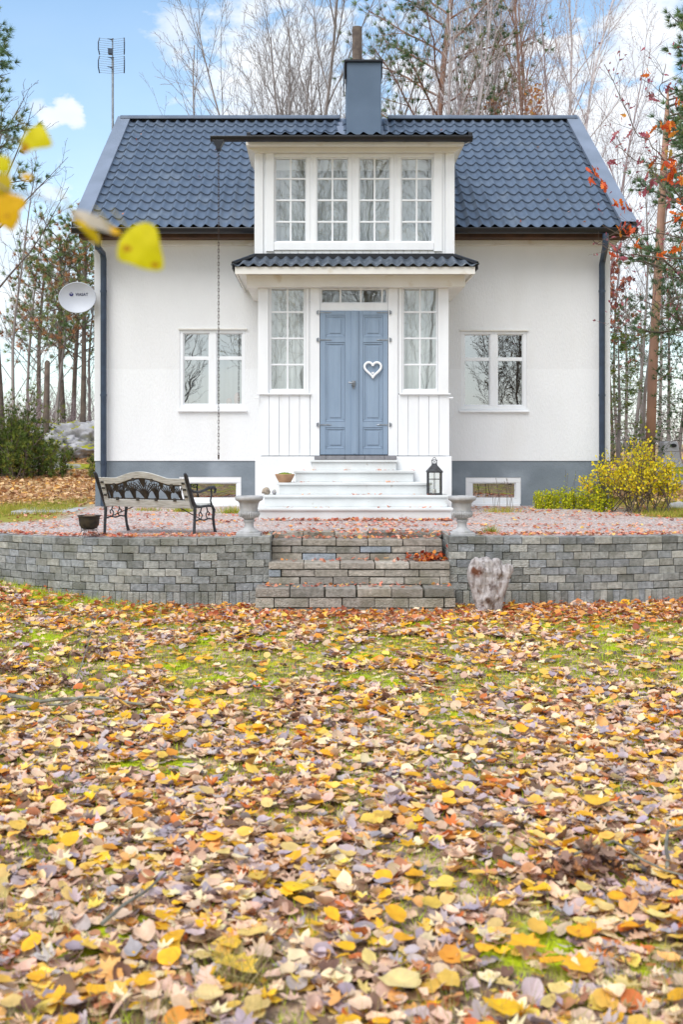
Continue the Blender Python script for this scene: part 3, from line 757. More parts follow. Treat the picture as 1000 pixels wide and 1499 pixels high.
# blue double door
dz0, dz1 = sZ(665.5,PY), sZ(455,PY)-.004
def door_leaf(x0, x1, panels, label):
    mb = MB(); y = PY+.02
    xs = sorted({x0,x1}); 
    pa, pb = panels[0][0], panels[0][1]
    zsl = [dz0]+[v for p in sorted(panels, key=lambda q:q[2]) for v in (p[2],p[3])]+[dz1]
    mb.box(x0, pa, y-.03, y+.02, dz0, dz1); mb.box(pb, x1, y-.03, y+.02, dz0, dz1)
    for k in range(0, len(zsl), 2): mb.box(pa+.0005, pb-.0005, y-.0295, y+.02, zsl[k], zsl[k+1])
    d = mb.build('door_leaf', 'door', house, bevel=.003, label=label)
    mb = MB()
    for (a,b,l,h) in panels:
        mb.box(a, b, y-.010, y+.01, l, h)                      # sunk field
        m = .028                                               # moulding frame
        for (p,q,r_,t_) in ((a,b,h-m,h),(a,b,l,l+m),(a,a+m,l+m,h-m),(b-m,b,l+m,h-m)):
            mb.box(p+.002,q-.002,y-.022,y-.009,r_+.002,t_-.002)
        mb.box(a+m+.03, b-m-.03, y-.020, y-.009, l+m+.03, h-m-.03)
    mb.build('door_panel', 'door', d, bevel=.004)
    return d
zz = [(461.5,494),(501.5,617.5),(626,657.5)]
dl = door_leaf(sX(468.7,PY), sX(515,PY)-.002, [(sX(476.5,PY),sX(505,PY),sZ(b,PY),sZ(a,PY)) for a,b in zz], 'left leaf of the blue double door')
drr = door_leaf(sX(515,PY)+.002, sX(567.8,PY), [(sX(531.5,PY),sX(560.5,PY),sZ(b,PY),sZ(a,PY)) for a,b in zz], 'right leaf of the blue double door, with the cover strip and heart')
mb = MB(); mb.box(sX(514.5,PY), sX(524.5,PY), PY-.035, PY-.011, dz0, dz1); mb.box(sX(516,PY)+.01, sX(523,PY)-.01, PY-.041, PY-.034, dz0+.01, dz1-.01)
mb.build('cover_strip', 'door', drr, bevel=.004)
for (pr_, xs_, sg) in ((dl, sX(468,PY), 1), (drr, sX(568.5,PY), -1)):
    for py in (458,498,622):
        z = sZ(py,PY); mb = MB()
        mb.tube([(xs_-.02*sg,PY-.035,z-.03),(xs_-.02*sg,PY-.035,z+.03)], .009, 8)
        mb.box(xs_-.045*sg, xs_-.018*sg, PY-.034, PY-.0205, z-.022, z+.022)
        mb.box(xs_-.02*sg, xs_+.13*sg, PY-.018, PY-.0125, z-.007, z+.007); 
        mb.tube([(xs_+.13*sg,PY-.014,z),(xs_+.17*sg,PY-.014,z)], [.009,.002], 6)
        mb.build('hinge', 'steel', pr_)
mb = MB(); hx, hz = sX(517.5,PY), sZ(561.5,PY)
mb.lathe([(.03,hz-.035),(.03,hz+.035)], hx, PY-.043, 12); 
mb.tube([(hx,PY-.03,hz),(hx,PY-.09,hz)], .012, 8); mb.tube([(hx,PY-.09,hz),(hx-.035,PY-.095,hz+.003),(hx-.075,PY-.09,hz+.012)], [.012,.013,.009], 8)
mb.box(hx-.013,hx+.013,PY-.05,PY-.04,hz-.075,hz-.035)
mb.build('door_handle', 'steel', drr, smooth=True)
# masonry under the porch, threshold and steps
mb = MB(); mb.box(sX(373.5,16.05), sX(661.5,16.05), 16.045, WY-.002, -.4, ZbB-.012)
mb.build('porch_base', 'basewhite', house, bevel=.008)
mb = MB(); a, b = sX(460,15.9), sX(581,15.9); n = 4; w_ = (b-a)/n
xs_ = [a, sX(477,15.9), sX(505,15.9), sX(534,15.9), sX(563,15.9), b]
for k in range(5): mb.box(xs_[k]+.003, xs_[k+1]-.003, 15.90, 16.16, ZbB-.055, ZbB+.0)
mb.build('threshold', 'tile', house, bevel=.003)
STEP = [(14.95,375.5,664.5,.158),(15.22,384,658.5,.316),(15.49,405.5,633,.474),(15.76,430,608.5,.632),(15.90,454,583.5,ZbB-.058)]
mb = MB()
for k, (d, a, b, z) in enumerate(STEP):
    x0, x1 = sX(a,d), sX(b,d)
    zb = -.1 if k == 0 else STEP[k-1][3]-.0
    mb.box(x0+.03, x1-.03, d+.025, 16.044, zb, z-.032)
    mb.box(x0, x1, d, 16.044, z-.032, z)
mb.build('entrance_steps', 'stepwhite', house, bevel=.006)
# ================================================================ GROUND
def sm(a, b, x):
    t = min(max((x-a)/(b-a), 0.), 1.); return t*t*(3-2*t)
def wallY(x):
    if x < -.55: return 12.45 + .15*max(0., -x-.9)**2 if x > -8 else 12.45+.15*7.1**2
    if x > 1.4: return 12.45 + .08*max(0., x-1.8)**2 if x < 8 else 12.45+.08*6.2**2
    return 12.45
def wallTop(x):
    if x < -.55: return -.028*(-x-.55)
    if x > 1.4: return -.010*(x-1.4)
    return 0.
def lawnZ(x, y):
    z = -.75 + .02*mnoise.noise(Vector((x*.35, y*.35, 3.))) - .035*sm(10.4,12.2,y)
    return z + .11*sm(-1.6,-4.2,x)*sm(10,13.4,y)
def terrZ(x, y):
    t = sm(15.4, 27., y)
    e = (1-sm(0,3.2,y-wallY(x)))*wallTop(x)
    z = e + t*.34
    left = 1-sm(-4.,-3.,x); right = sm(4.4,5.4,x)
    z += left*.45*sm(27.8,29.8,y) + right*.06*sm(21,25,y)
    z += .10*t*mnoise.noise(Vector((x*.25, y*.25, 9.)))
    z -= 7.*sm(60,260,y)
    if x < -16 or x > 16: z -= .9*sm(16, 26, abs(x))*(1-sm(28,40,y))
    return z

def nonuni(a, segs):
    """a list of (end, step)"""
    out = [a]
    for e, st in segs:
        k = max(1, int(round((e-out[-1])/st))); s0 = out[-1]
        out += [s0+(e-s0)*(i+1)/k for i in range(k)]
    return out
def ground_sheet(name, xs, ys, zf, m, yf=None):
    nx, ny = len(xs), len(ys); V = []; 
    for y in ys:
        for x in xs:
            yy = yf(x, y) if yf else y
            V.append((x, yy, zf(x, yy)))
    Fc = [(j*nx+i, j*nx+i+1, (j+1)*nx+i+1, (j+1)*nx+i) for j in range(ny-1) for i in range(nx-1)]
    o = np_mesh(name, np.array(V), np.array(Fc), None, m, loc=(0,0,0), smooth=True)
    return tag(o, kind='structure')

def ground_mat(name, kind):
    m = bpy.data.materials.new(name); m.use_nodes = True; nt = m.node_tree; N = nt.nodes; L = nt.links
    b = N['Principled BSDF']; b.inputs['Roughness'].default_value = .95; b.inputs['Specular IOR Level'].default_value = .2
    tc = N.new('ShaderNodeTexCoord'); vec = tc.outputs['Object']
    def noise(s, d=6): n = N.new('ShaderNodeTexNoise'); n.inputs['Scale'].default_value = s; n.inputs['Detail'].default_value = d; L.new(vec, n.inputs['Vector']); return n.outputs['Fac']
    def rng_(src, a, c): r = N.new('ShaderNodeMapRange'); r.inputs['From Min'].default_value = a; r.inputs['From Max'].default_value = c; L.new(src, r.inputs['Value']); return r.outputs['Result']
    def mix(f, A, B):
        x = N.new('ShaderNodeMix'); x.data_type = 'RGBA'; L.new(f, x.inputs['Factor'])
        for s_, v in (('A',A),('B',B)):
            if isinstance(v, tuple): x.inputs[s_].default_value = (*lin(v), 1)
            else: L.new(v, x.inputs[s_])
        return x.outputs['Result']
    def vor(sc_):
        v = N.new('ShaderNodeTexVoronoi'); v.inputs['Scale'].default_value = sc_; L.new(vec, v.inputs['Vector']); return v
    nb = noise(45, 8)
    if kind == 'lawn':
        v3 = vor(15); s3 = N.new('ShaderNodeSeparateColor'); L.new(v3.outputs['Color'], s3.inputs['Color'])
        c = mix(s3.outputs[0], (.60,.51,.44), (.84,.72,.60)); c = mix(rng_(s3.outputs[1],.78,.82), c, (.90,.72,.30)); c = mix(rng_(s3.outputs[2],.75,.8), c, (.50,.42,.38)); c = mix(rng_(noise(3),.5,.6), c, (.46,.38,.28))
        c = mix(rng_(noise(1.6,4),.56,.62), c, mix(noise(25), (.62,.70,.10), (.78,.83,.14)))
        c = mix(rng_(noise(30),.5,.7), c, (.32,.28,.20))
        h = nb
    else:
        v = vor(42); v2 = vor(9)
        sx = N.new('ShaderNodeSeparateColor'); L.new(v.outputs['Color'], sx.inputs['Color'])
        g = mix(sx.outputs[0], (.62,.59,.58), (.87,.84,.83)); g = mix(rng_(sx.outputs[1],.72,.8), g, (.80,.62,.56)); g = mix(rng_(v.outputs['Distance'],.6,.8), g, (.50,.46,.45))
        v3 = vor(26); s3 = N.new('ShaderNodeSeparateColor'); L.new(v3.outputs['Color'], s3.inputs['Color'])
        lf = mix(s3.outputs[0], (.70,.56,.42), (.86,.74,.56)); lf = mix(rng_(s3.outputs[1],.7,.75), lf, (.62,.44,.30)); lf = mix(rng_(s3.outputs[2],.8,.85), lf, (.88,.62,.30))
        gr = mix(noise(18), (.45,.46,.16), (.66,.62,.28))
        sp = N.new('ShaderNodeSeparateXYZ'); L.new(vec, sp.inputs['Vector'])
        # strip of grass behind the gravel, leaf cover behind that
        ma = N.new('ShaderNodeMath'); ma.operation = 'MULTIPLY_ADD'; ma.inputs[1].default_value = 2.6; L.new(noise(.9,4), ma.inputs[0]); L.new(sp.outputs['Y'], ma.inputs[2])
        far = mix(rng_(ma.outputs[0], 18.6, 20.3), gr, lf)
        far = mix(rng_(noise(.8,5),.58,.70), far, gr)
        ax = N.new('ShaderNodeMath'); ax.operation = 'ADD'; ax.inputs[1].default_value = -.48; L.new(sp.outputs['X'], ax.inputs[0])
        ab = N.new('ShaderNodeMath'); ab.operation = 'ABSOLUTE'; L.new(ax.outputs[0], ab.inputs[0])
        ed = N.new('ShaderNodeMath'); ed.operation = 'MULTIPLY_ADD'; ed.inputs[1].default_value = .7; L.new(noise(2.5,4), ed.inputs[0]); L.new(sp.outputs['Y'], ed.inputs[2])
        side = rng_(ab.outputs[0], 3.9, 4.3)
        edge = rng_(ed.outputs[0], 15.75, 16.0)
        mu = N.new('ShaderNodeMath'); mu.operation = 'MULTIPLY'; L.new(side, mu.inputs[0]); L.new(edge, mu.inputs[1])
        c = mix(mu.outputs[0], g, far)
        h = v.outputs['Distance']
        nb = h
    L.new(c, b.inputs['Base Color'])
    bp = N.new('ShaderNodeBump'); bp.inputs['Strength'].default_value = .8; bp.inputs['Distance'].default_value = .02
    L.new(nb, bp.inputs['Height']); L.new(bp.outputs['Normal'], b.inputs['Normal'])
    return m
M['lawn'] = ground_mat('lawn_ground', 'lawn'); M['terr'] = ground_mat('gravel_and_leaf_ground', 'terr')
xs = nonuni(-600, [(-60,90),(-16,6),(-6,.8),(6,.22),(16,.8),(60,6),(600,90)])
ys = nonuni(-600, [(-60,90),(-6,5),(14.5,.22),(16,.75),(60,8),(600,90)])
ground_sheet('lawn', xs, ys, lambda x,y: lawnZ(x,y) if y < 14 else -.75-.2*sm(14,16,y), 'lawn')
xs = nonuni(-60, [(-16,5),(-7,1),(-.61,.2),(-.60,.01),(1.45,.205),(1.46,.01),(7,.2),(16,1),(60,5)])
ts = nonuni(0, [(6,.25),(20,1.),(60,4),(260,20)])
def terrY(x, t):
    y0 = wallY(x)+.16 if not (-.605 <= x <= 1.455) else 13.2
    return y0 + t*(1-(y0-12.45)/260.)
ground_sheet('gravel_terrace', xs, ts, lambda x,y: terrZ(x,y), 'terr', yf=terrY)
# slab path at the left house corner
mb = MB(); 
mb.box(-4.5,-3.58,16.45,17.5,-.1,terrZ(-4.2,17.)+.012)
tag(mb.build('path', 'urn', None, loc=(-4.2,16.6,0), bevel=.01), kind='structure')

# ================================================================ RETAINING WALLS AND GARDEN STEPS
def bcol():
    b = rnd.choice([(.29,.295,.285),(.32,.325,.31),(.27,.28,.275),(.36,.36,.335),(.30,.315,.33),(.285,.30,.315),(.38,.375,.345),(.23,.235,.225),(.26,.265,.245)])
    k = rnd.uniform(.95,1.42); return tuple(v*k for v in b)
def block(mb, cx, cy, ang, w, d, z0, z1, c, ch=.006):
    """block with its front face centred at cx,cy, facing -y turned by ang"""
    Mx = Matrix.Translation((cx,cy,0)) @ Matrix.Rotation(ang+rnd.uniform(-.012,.012),4,'Z')
    mb.box(-w/2, w/2, 0, d, z0, z1, c, Mx)
def wall_run(mb, s0, s1, pathf, topf, bottom=-.92):
    """courses of blocks along arc length"""
    CH = .0845
    for r in range(8):
        s = s0 + (rnd.uniform(.06,.16) if r % 2 else 0.)
        if r % 2 and s > s0:
            x,y,a = pathf((s0+s)/2); zt = topf(x)-r*CH; block(mb, x, y, a, s-s0-.006, .12, zt-CH+.005, zt, bcol())
        while s < s1-.03:
            w = (rnd.uniform(.185,.215) if r < 7 else rnd.uniform(.072,.085)) if r else rnd.uniform(.19,.22)
            w = min(w, s1-s)
            x,y,a = pathf(s+w/2); zt = topf(x)-r*CH
            jy = rnd.uniform(-.006,.006); sag = rnd.uniform(-.003,.003)
            if r == 7: 
                h = .26; block(mb, x-math.sin(a)*jy, y+jy-.004, a, w-.005, .10, zt-h, zt-.004, bcol())
            elif r == 0: block(mb, x, y-.008+jy*.5, a, w-.006, .22, zt-CH+.006, zt, tuple(v*.9 for v in bcol()))
            else: block(mb, x, y+jy, a, w-rnd.uniform(.005,.012), .12, zt-CH+rnd.uniform(.003,.008)+sag, zt+sag, bcol())
            s += w
def path_from(fx, dirn):
    """param by arc length starting at fx going dirn along wallY"""
    pts = [(fx, wallY(fx))]; S = [0.]; x = fx
    while S[-1] < 9:
        x += dirn*.02; p = (x, wallY(x)); S.append(S[-1]+math.hypot(p[0]-pts[-1][0], p[1]-pts[-1][1])); pts.append(p)
    def f(s):
        s = min(max(s,0),8.9); lo = int(np.searchsorted(S, s)); lo = min(max(lo,1),len(S)-1)
        a, b = pts[lo-1], pts[lo]; t = (s-S[lo-1])/(S[lo]-S[lo-1])
        ang = math.atan2(b[1]-a[1], b[0]-a[0]); 
        if dirn < 0: ang += math.pi
        return a[0]+(b[0]-a[0])*t, a[1]+(b[1]-a[1])*t, ang
    return f
for (fx, dirn, lab, ret) in ((-.555, -1, 'curved grey block retaining wall left of the garden steps, below the bench', 1),
                        (1.405, 1, 'curved grey block retaining wall right of the garden steps, behind the stump', -1)):
    t = thing('retaining_wall', (fx, 12.6, -.75), lab, 'wall', 'block walls either side of the garden steps')
    f = path_from(fx, dirn)
    mb = MB(); wall_run(mb, 0, 8.6, f, wallTop)
    # return of the wall along the stairs
    for r in range(9):
        y = 12.58; zt = -r*.0845-.002
        while y < 13.18:
            w = rnd.uniform(.12,.2); w = min(w, 13.2-y)
            c = bcol(); x0 = fx-.0*ret
            mb.box(x0-.10*ret, x0+rnd.uniform(-.003,.003), y, y+w-.006, zt-.079, zt, c); y += w
    mb.build('blockwork', 'block', t, bevel=.005)
    mb = MB(); n = 60
    P = [f(8.6*i/n) for i in range(n+1)]
    for i in range(n):
        (xa,ya,aa),(xb,yb,ab) = P[i],P[i+1]
        for (o1,z1,o2,z2) in ((.03,-.95,.03,-.03),(.03,-.03,.155,-.03)):
            q = [(xa-math.sin(aa)*o1,ya+math.cos(aa)*o1,z1+wallTop(xa)),(xb-math.sin(ab)*o1,yb+math.cos(ab)*o1,z1+wallTop(xb)),
                 (xb-math.sin(ab)*o2,yb+math.cos(ab)*o2,z2+wallTop(xb)),(xa-math.sin(aa)*o2,ya+math.cos(aa)*o2,z2+wallTop(xa))]
            mb.quad(*q, (.16,.17,.13))
    mb.build('joint_filling', 'block', t)
st = thing('garden_steps', (.42,12.3,-.75), 'short flight of grey-brown block steps with fallen leaves leading up to the gravel', 'steps')
mb = MB(); core = MB()
def scol():
    b = rnd.choice([(.45,.40,.35),(.50,.45,.39),(.40,.36,.32),(.54,.49,.43),(.34,.32,.29),(.47,.42,.36)]); k = rnd.uniform(.85,1.1); return tuple(v*k for v in b)
for (D, pa, pb, zt, zb, rows) in ((12.08,374,668,-.522,-.84,[.105,.11,.11]),(12.4,393.5,659.5,-.283,-.53,[.078,.083,.083]),(12.7,398,648.5,-.058,-.29,[.078,.078,.08]),(13.02,402,646,-.0,-.07,[.07])):
    x0, x1 = sX(pa,D), sX(pb,D); 
    if D > 12.9: x0, x1 = -.545, 1.395
    z = zt
    for r, h in enumerate(rows):
        x = x0 + (0 if r % 2 == 0 else -.0); first = True
        while x < x1-.02:
            w = rnd.uniform(.34,.40) if not (first and r % 2) else rnd.uniform(.14,.24)
            w = min(w, x1-x)
            if x1-x-w < .08: w = x1-x
            c = scol()
            if rnd.random() < .06: c = (.40,.44,.50)
            gp = rnd.uniform(.006,.024) if r == 0 and D < 12.3 else rnd.uniform(.004,.014)
            dy = rnd.uniform(-.006,.006) - (.008 if r == 0 else 0)
            mb.box(x, x+w-gp, D+dy, D+.34, z-h+rnd.uniform(.005,.012), z+rnd.uniform(-.005,.002), c)
            x += w; first = False
        z -= h
    core.box(x0+.03, x1-.03, D+.05, D+.35, zb-.2, zt-.02, (.13,.12,.09))
mb.build('step_blocks', 'block', st, bevel=.006); core.build('step_core', 'block', st)

# ================================================================ OBJECTS ON THE TERRACE
def urn(x, y, lab):
    t = thing('garden_urn', (x,y,0), lab, 'urn', 'pair of stone urns flanking the garden steps')
    mb = MB()
    prof = [(.152,.385),(.158,.40),(.158,.418),(.150,.43),(.133,.432),(.118,.40),(.10,.30),(.04,.28)]
    out = [(.055,.085),(.05,.11),(.052,.135),(.066,.15),(.066,.163),(.05,.17),(.062,.18),(.09,.195),(.107,.22),(.111,.238),(.105,.25),(.098,.257),(.1,.265),(.098,.30),(.103,.34),(.122,.37),(.150,.385)]
    mb.lathe(out+prof[1:], x, y, 40); bw = mb.build('urn_bowl', 'urn', t, smooth=True)
    mb = MB(); 
    for k in range(28):
        a = 2*math.pi*k/28; mb.tube([(x+.104*math.cos(a),y+.104*math.sin(a),.197),(x+.115*math.cos(a),y+.115*math.sin(a),.232),(x+.106*math.cos(a),y+.106*math.sin(a),.258)],[.006,.010,.008],5)
    mb.build('urn_gadroons', 'urn', bw, smooth=True)
    mb = MB(); mb.lathe([(.118,.028),(.118,.04),(.10,.048),(.075,.06),(.06,.075),(.055,.0849)], x, y, 40); mb.build('urn_foot', 'urn', t, smooth=True)
    mb = MB(); mb.box(x-.135,x+.135,y-.135,y+.135,-.012,.0279); mb.build('urn_plinth', 'urn', t, bevel=.006)
urn(sX(364.5,12.68), 12.68, 'weathered grey stone urn on the wall left of the garden steps')
urn(sX(676.5,12.68), 12.68, 'weathered grey stone urn on the wall right of the garden steps, above the stump')

# bench, seen from behind
bench = thing('park_bench', (-2.53,13.32,terrZ(-2.5,13.3)-.0), 'old garden bench with cast-iron flower panel and pale wooden back rails on the gravel', 'bench', rz=-R(25))
BW = 1.22
def leanp(x, z):                    # point on the leaning back plane
    k = (z-.36)/.36; return (x, -.03-.15*k, z)
mb = MB()
# top rail: arched board
def top_z(u): return .675 + .075*max(0., math.cos((u-.5)*math.pi/.62))**1.2 if abs(u-.5) < .31 else .675
n = 40
for i in range(n):
    pass
def rail(mb, z0f, z1f, x0, x1, th, n=40):
    rows = []
    for i in range(n+1):
        u = i/n; x = x0+(x1-x0)*u
        a = leanp(x, z0f(u)); b = leanp(x, z1f(u))
        rows.append(((a[0],a[1]-th/2,a[2]),(b[0],b[1]-th/2,b[2]),(b[0],b[1]+th/2,b[2]),(a[0],a[1]+th/2,a[2])))
    base = len(mb.v)
    for r in rows: mb.v += list(r)
    for i in range(n):
        for k in range(4):
            a = base+i*4+k; b = base+i*4+(k+1)%4; mb.face((a,b,b+4,a+4))
    mb.face((base,base+1,base+2,base+3)); q = base+n*4; mb.face((q+3,q+2,q+1,q))
rail(mb, lambda u: top_z(u)-.075, lambda u: top_z(u), .03, BW-.03, .032)
mb.build('top_rail', 'oldwood', bench, world=False, bevel=.005)
mb = MB(); rail(mb, lambda u: .335, lambda u: .425, .03, BW-.03, .032, 4); mb.build('bottom_rail', 'oldwood', bench, world=False, bevel=.005)
mb = MB()
rail(mb, lambda u: .4255, lambda u: top_z(.02), .032, .085, .028, 3); rail(mb, lambda u: .4255, lambda u: top_z(.98), BW-.085, BW-.032, .028, 3)
mb.build('back_stile', 'oldwood', bench, world=False, bevel=.004)
mb = MB(); 
for k in range(6): mb.box(.02, BW-.02, .03+k*.068, .03+k*.068+.052, .355-.012*math.sin(k*.6), .378-.012*math.sin(k*.6))
mb.build('seat', 'oldwood', bench, world=False, bevel=.004)
mb = MB()                           # cast panel of stems, leaves and tulip heads
def P2(x, z, dy=0.): p = leanp(x, z); return (p[0], p[1]+dy, p[2])
x0, x1 = .095, BW-.095; zb = .432
def ptop(x): return top_z((x-.03)/(BW-.06))-.082
fr = [P2(x0,zb)]+[P2(x0+(x1-x0)*i/24, ptop(x0+(x1-x0)*i/24)) for i in range(25)]+[P2(x1,zb),P2(x0,zb)]
mb.tube(fr, .010, 6)
for cx in (x0+.04, x0+.2, x0+.36, (x0+x1)/2, x1-.36, x1-.2, x1-.04):
    big = abs(cx-(x0+x1)/2) < .02
    for k in range(9 if big else 7):
        a = (k-(4 if big else 3))/(4. if big else 3.); h = (ptop(cx)-zb)*(.99-.12*abs(a)); sp = (.26 if big else .12)*a
        ex = min(max(cx+sp, x0+.01), x1-.01); h = min(h, ptop(ex)-zb)
        pts = [P2(cx+.01*a, zb), P2(cx+(ex-cx)*.25, zb+h*.45, -.004), P2(cx+(ex-cx)*.7, zb+h*.82, -.004), P2(ex, zb+h*(.97-.15*abs(a)))]
        mb.tube(pts, [.006,.008,.0065,.003], 5)
for cx, s_ in (((x0+x1)/2,.04),(x0+.13,.036),(x0+.27,.028),(x1-.27,.028),(x1-.13,.036),(x0+.03,.03)):
    z1_ = ptop(cx); 
    mb.prism([(cx-s_,z1_),(cx+s_,z1_),(cx+s_*.75,z1_-s_*1.2),(cx+.008,z1_-s_*2.4),(cx-.008,z1_-s_*2.4),(cx-s_*.75,z1_-s_*1.2)], -.009, .009, f=lambda p: P2(p[0],p[2],p[1]))
for cx in ((x0+x1)/2, x0+.2, x1-.2):
    mb.prism([(cx-.022,zb),(cx+.022,zb),(cx+.018,zb+.05),(cx,zb+.09),(cx-.018,zb+.05)], -.008, .008, f=lambda p: P2(p[0],p[2],p[1]))
mb.build('flower_panel', 'castiron', bench, world=False, smooth=True)
LUG = [(x, (.43 if z < .5 else ptop(x)), .018, .018) for x in (.22,.5,.75,1.0) for z in (.43,.6)]+[(x, z, .02, .012) for z in (.47,.55,.62) for x in (.06,BW-.06)]
for (x, z, w_, h_) in LUG:
    mb = MB(); y_ = leanp(x, z)[1]; mb.box(x-w_, x+w_, y_-.026, y_-.012, z-h_, z+h_); mb.build('fixing_lug', 'castiron', bench, world=False, bevel=.003)
for x in (0., BW):
    mb = MB()
    back = [(x,-.215,.735),(x,-.19,.70),(x,-.15,.62),(x,-.10,.52),(x,-.045,.42),(x,-.005,.36)]
    mb.tube(back, [.016,.024,.021,.02,.021,.024], 8)
    mb.tube([(x,-.005,.38),(x,.0,.28),(x,-.012,.15),(x,-.02,.02),(x,-.02,0.)], [.022,.019,.017,.018,.024], 8)
    e = mb.build('iron_end', 'iron', bench, world=False, smooth=True)
    mb = MB()
    mb.tube([(x,.0,.36),(x,.1,.345),(x,.25,.35),(x,.38,.345),(x,.42,.30),(x,.405,.2),(x,.43,.09),(x,.47,0.)], [.018,.013,.013,.016,.02,.017,.016,.022], 8)
    mb.build('front_leg', 'iron', e, world=False, smooth=True)
    mb = MB()
    mb.tube([(x,-.13,.575),(x,-.05,.53),(x,.08,.515),(x,.2,.53),(x,.32,.56),(x,.42,.56),(x,.455,.535),(x,.45,.50),(x,.42,.50)], [.012,.016,.016,.015,.017,.019,.018,.014,.009], 8)
    mb.tube([(x,.36,.555),(x,.37,.47),(x,.345,.41),(x,.37,.36)], [.012,.011,.01,.012], 7)
    mb.build('armrest', 'iron', e, world=False, smooth=True)
    mb = MB()
    mb.tube([(x,-.01,.19),(x,.1,.205),(x,.2,.19),(x,.3,.205),(x,.40,.19)], .009, 6)
    for yy, sg in ((.13,1),(.27,-1)):
        mb.tube([(x,yy,.205),(x,yy+.03*sg,.25),(x,yy-.01*sg,.29),(x,yy-.045*sg,.27),(x,yy-.03*sg,.24)], .008, 6)
        mb.tube([(x,yy-.01*sg,.29),(x,yy+.02*sg,.345)], .008, 6)
    mb.build('scrollwork', 'iron', e, world=False, smooth=True)
mb = MB(); mb.tube([(0,.12,.21),(.3,.15,.33)], .006, 6); mb.tube([(BW,.12,.21),(BW-.3,.15,.33)], .006, 6); mb.build('brace', 'iron', bench, world=False)

# black pot on a wire stand
px_, py_ = sX(130.5,13.05), 13.05; gz = terrZ(px_,py_)
t = thing('plant_pot', (px_,py_,gz), 'round black iron pot on a thin wire stand left of the bench', 'pot')
mb = MB(); mb.lathe([(.04,gz+.085),(.085,gz+.1),(.112,gz+.14),(.118,gz+.2),(.125,gz+.235),(.135,gz+.24),(.135,gz+.25),(.12,gz+.25),(.115,gz+.235),(.02,gz+.23)], px_, py_, 32)
mb.build('pot_bowl', 'castiron', t, smooth=True)
mb = MB(); mb.lathe([(.112,gz+.23),(.08,gz+.243),(.01,gz+.247)], px_, py_, 16); mb.build('potting_soil', 'clay', t)
mb = MB()
for k in range(6):
    a = k*math.pi/3+.3; mb.tube([(px_+.1*math.cos(a),py_+.1*math.sin(a),gz+.16),(px_+.085*math.cos(a),py_+.085*math.sin(a),gz+.07),(px_+.13*math.cos(a),py_+.13*math.sin(a),gz+.0)], .0035, 5)
mb.tube([(px_+.088*math.cos(k*.4),py_+.088*math.sin(k*.4),gz+.08) for k in range(17)], .0035, 5)
mb.build('wire_stand', 'iron', t)

# lantern on the steps
lx_, ly_ = sX(636,15.38), 15.38; z0 = .316
t = thing('lantern', (lx_,ly_,z0), 'grey metal lantern with glass sides and a candle, standing on the white steps', 'lantern')
a = .088
mb = MB(); mb.box(lx_-a-.01,lx_+a+.01,ly_-a-.01,ly_+a+.01,z0+.001,z0+.02)
for sx in (-1,1):
    for sy in (-1,1): mb.box(lx_+sx*a-.008,lx_+sx*a+.008,ly_+sy*a-.008,ly_+sy*a+.008,z0+.02,z0+.30)
for sy in (-1,1):
    mb.box(lx_-.003,lx_+.003,ly_+sy*a-.003,ly_+sy*a+.003,z0+.02,z0+.30); mb.box(lx_-a,lx_+a,ly_+sy*a-.003,ly_+sy*a+.003,z0+.208,z0+.214)
    mb.box(lx_+sy*a-.003,lx_+sy*a+.003,ly_-.003,ly_+.003,z0+.02,z0+.30)
mb.box(lx_-a-.016,lx_+a+.016,ly_-a-.016,ly_+a+.016,z0+.30,z0+.316)
mb.build('lantern_frame', 'iron', t)
mb = MB(); b0 = len(mb.v)
for (h, z) in ((a+.02,z0+.3165),(.038,z0+.40),(.032,z0+.425)):
    mb.v += [(lx_-h,ly_-h,z),(lx_+h,ly_-h,z),(lx_+h,ly_+h,z),(lx_-h,ly_+h,z)]
for i in range(2):
    for k in range(4): mb.face((b0+i*4+k,b0+i*4+(k+1)%4,b0+4+i*4+(k+1)%4,b0+4+i*4+k))
mb.face((b0+8,b0+9,b0+10,b0+11)); lr = mb.build('lantern_roof', 'iron', t)
mb = MB(); h = .032
for sx in (-1,1): mb.tube([(lx_+sx*h,ly_,z0+.42),(lx_+sx*h,ly_,z0+.468)],.005,6)
mb.tube([(lx_-h,ly_,z0+.425),(lx_+h,ly_,z0+.465)],.003,5); mb.tube([(lx_+h,ly_,z0+.425),(lx_-h,ly_,z0+.465)],.003,5)
mb.box(lx_-h-.008,lx_+h+.008,ly_-h,ly_+h,z0+.466,z0+.474)
mb.tube([(lx_+.018*math.cos(q*.52),ly_,z0+.488+.018*math.sin(q*.52)) for q in range(13)],.004,6)
mb.build('carrying_ring', 'iron', lr)
for sy in (-1,1):
    mb = MB(); mb.quad((lx_-a,ly_+sy*(a-.005),z0+.021),(lx_+a,ly_+sy*(a-.005),z0+.021),(lx_+a,ly_+sy*(a-.005),z0+.299),(lx_-a,ly_+sy*(a-.005),z0+.299)); mb.build('glass_pane', 'lglass', t)
mb = MB(); mb.lathe([(.028,z0+.021),(.028,z0+.07),(.024,z0+.075),(.005,z0+.073)], lx_, ly_, 16); mb.build('candle', 'candle', t)

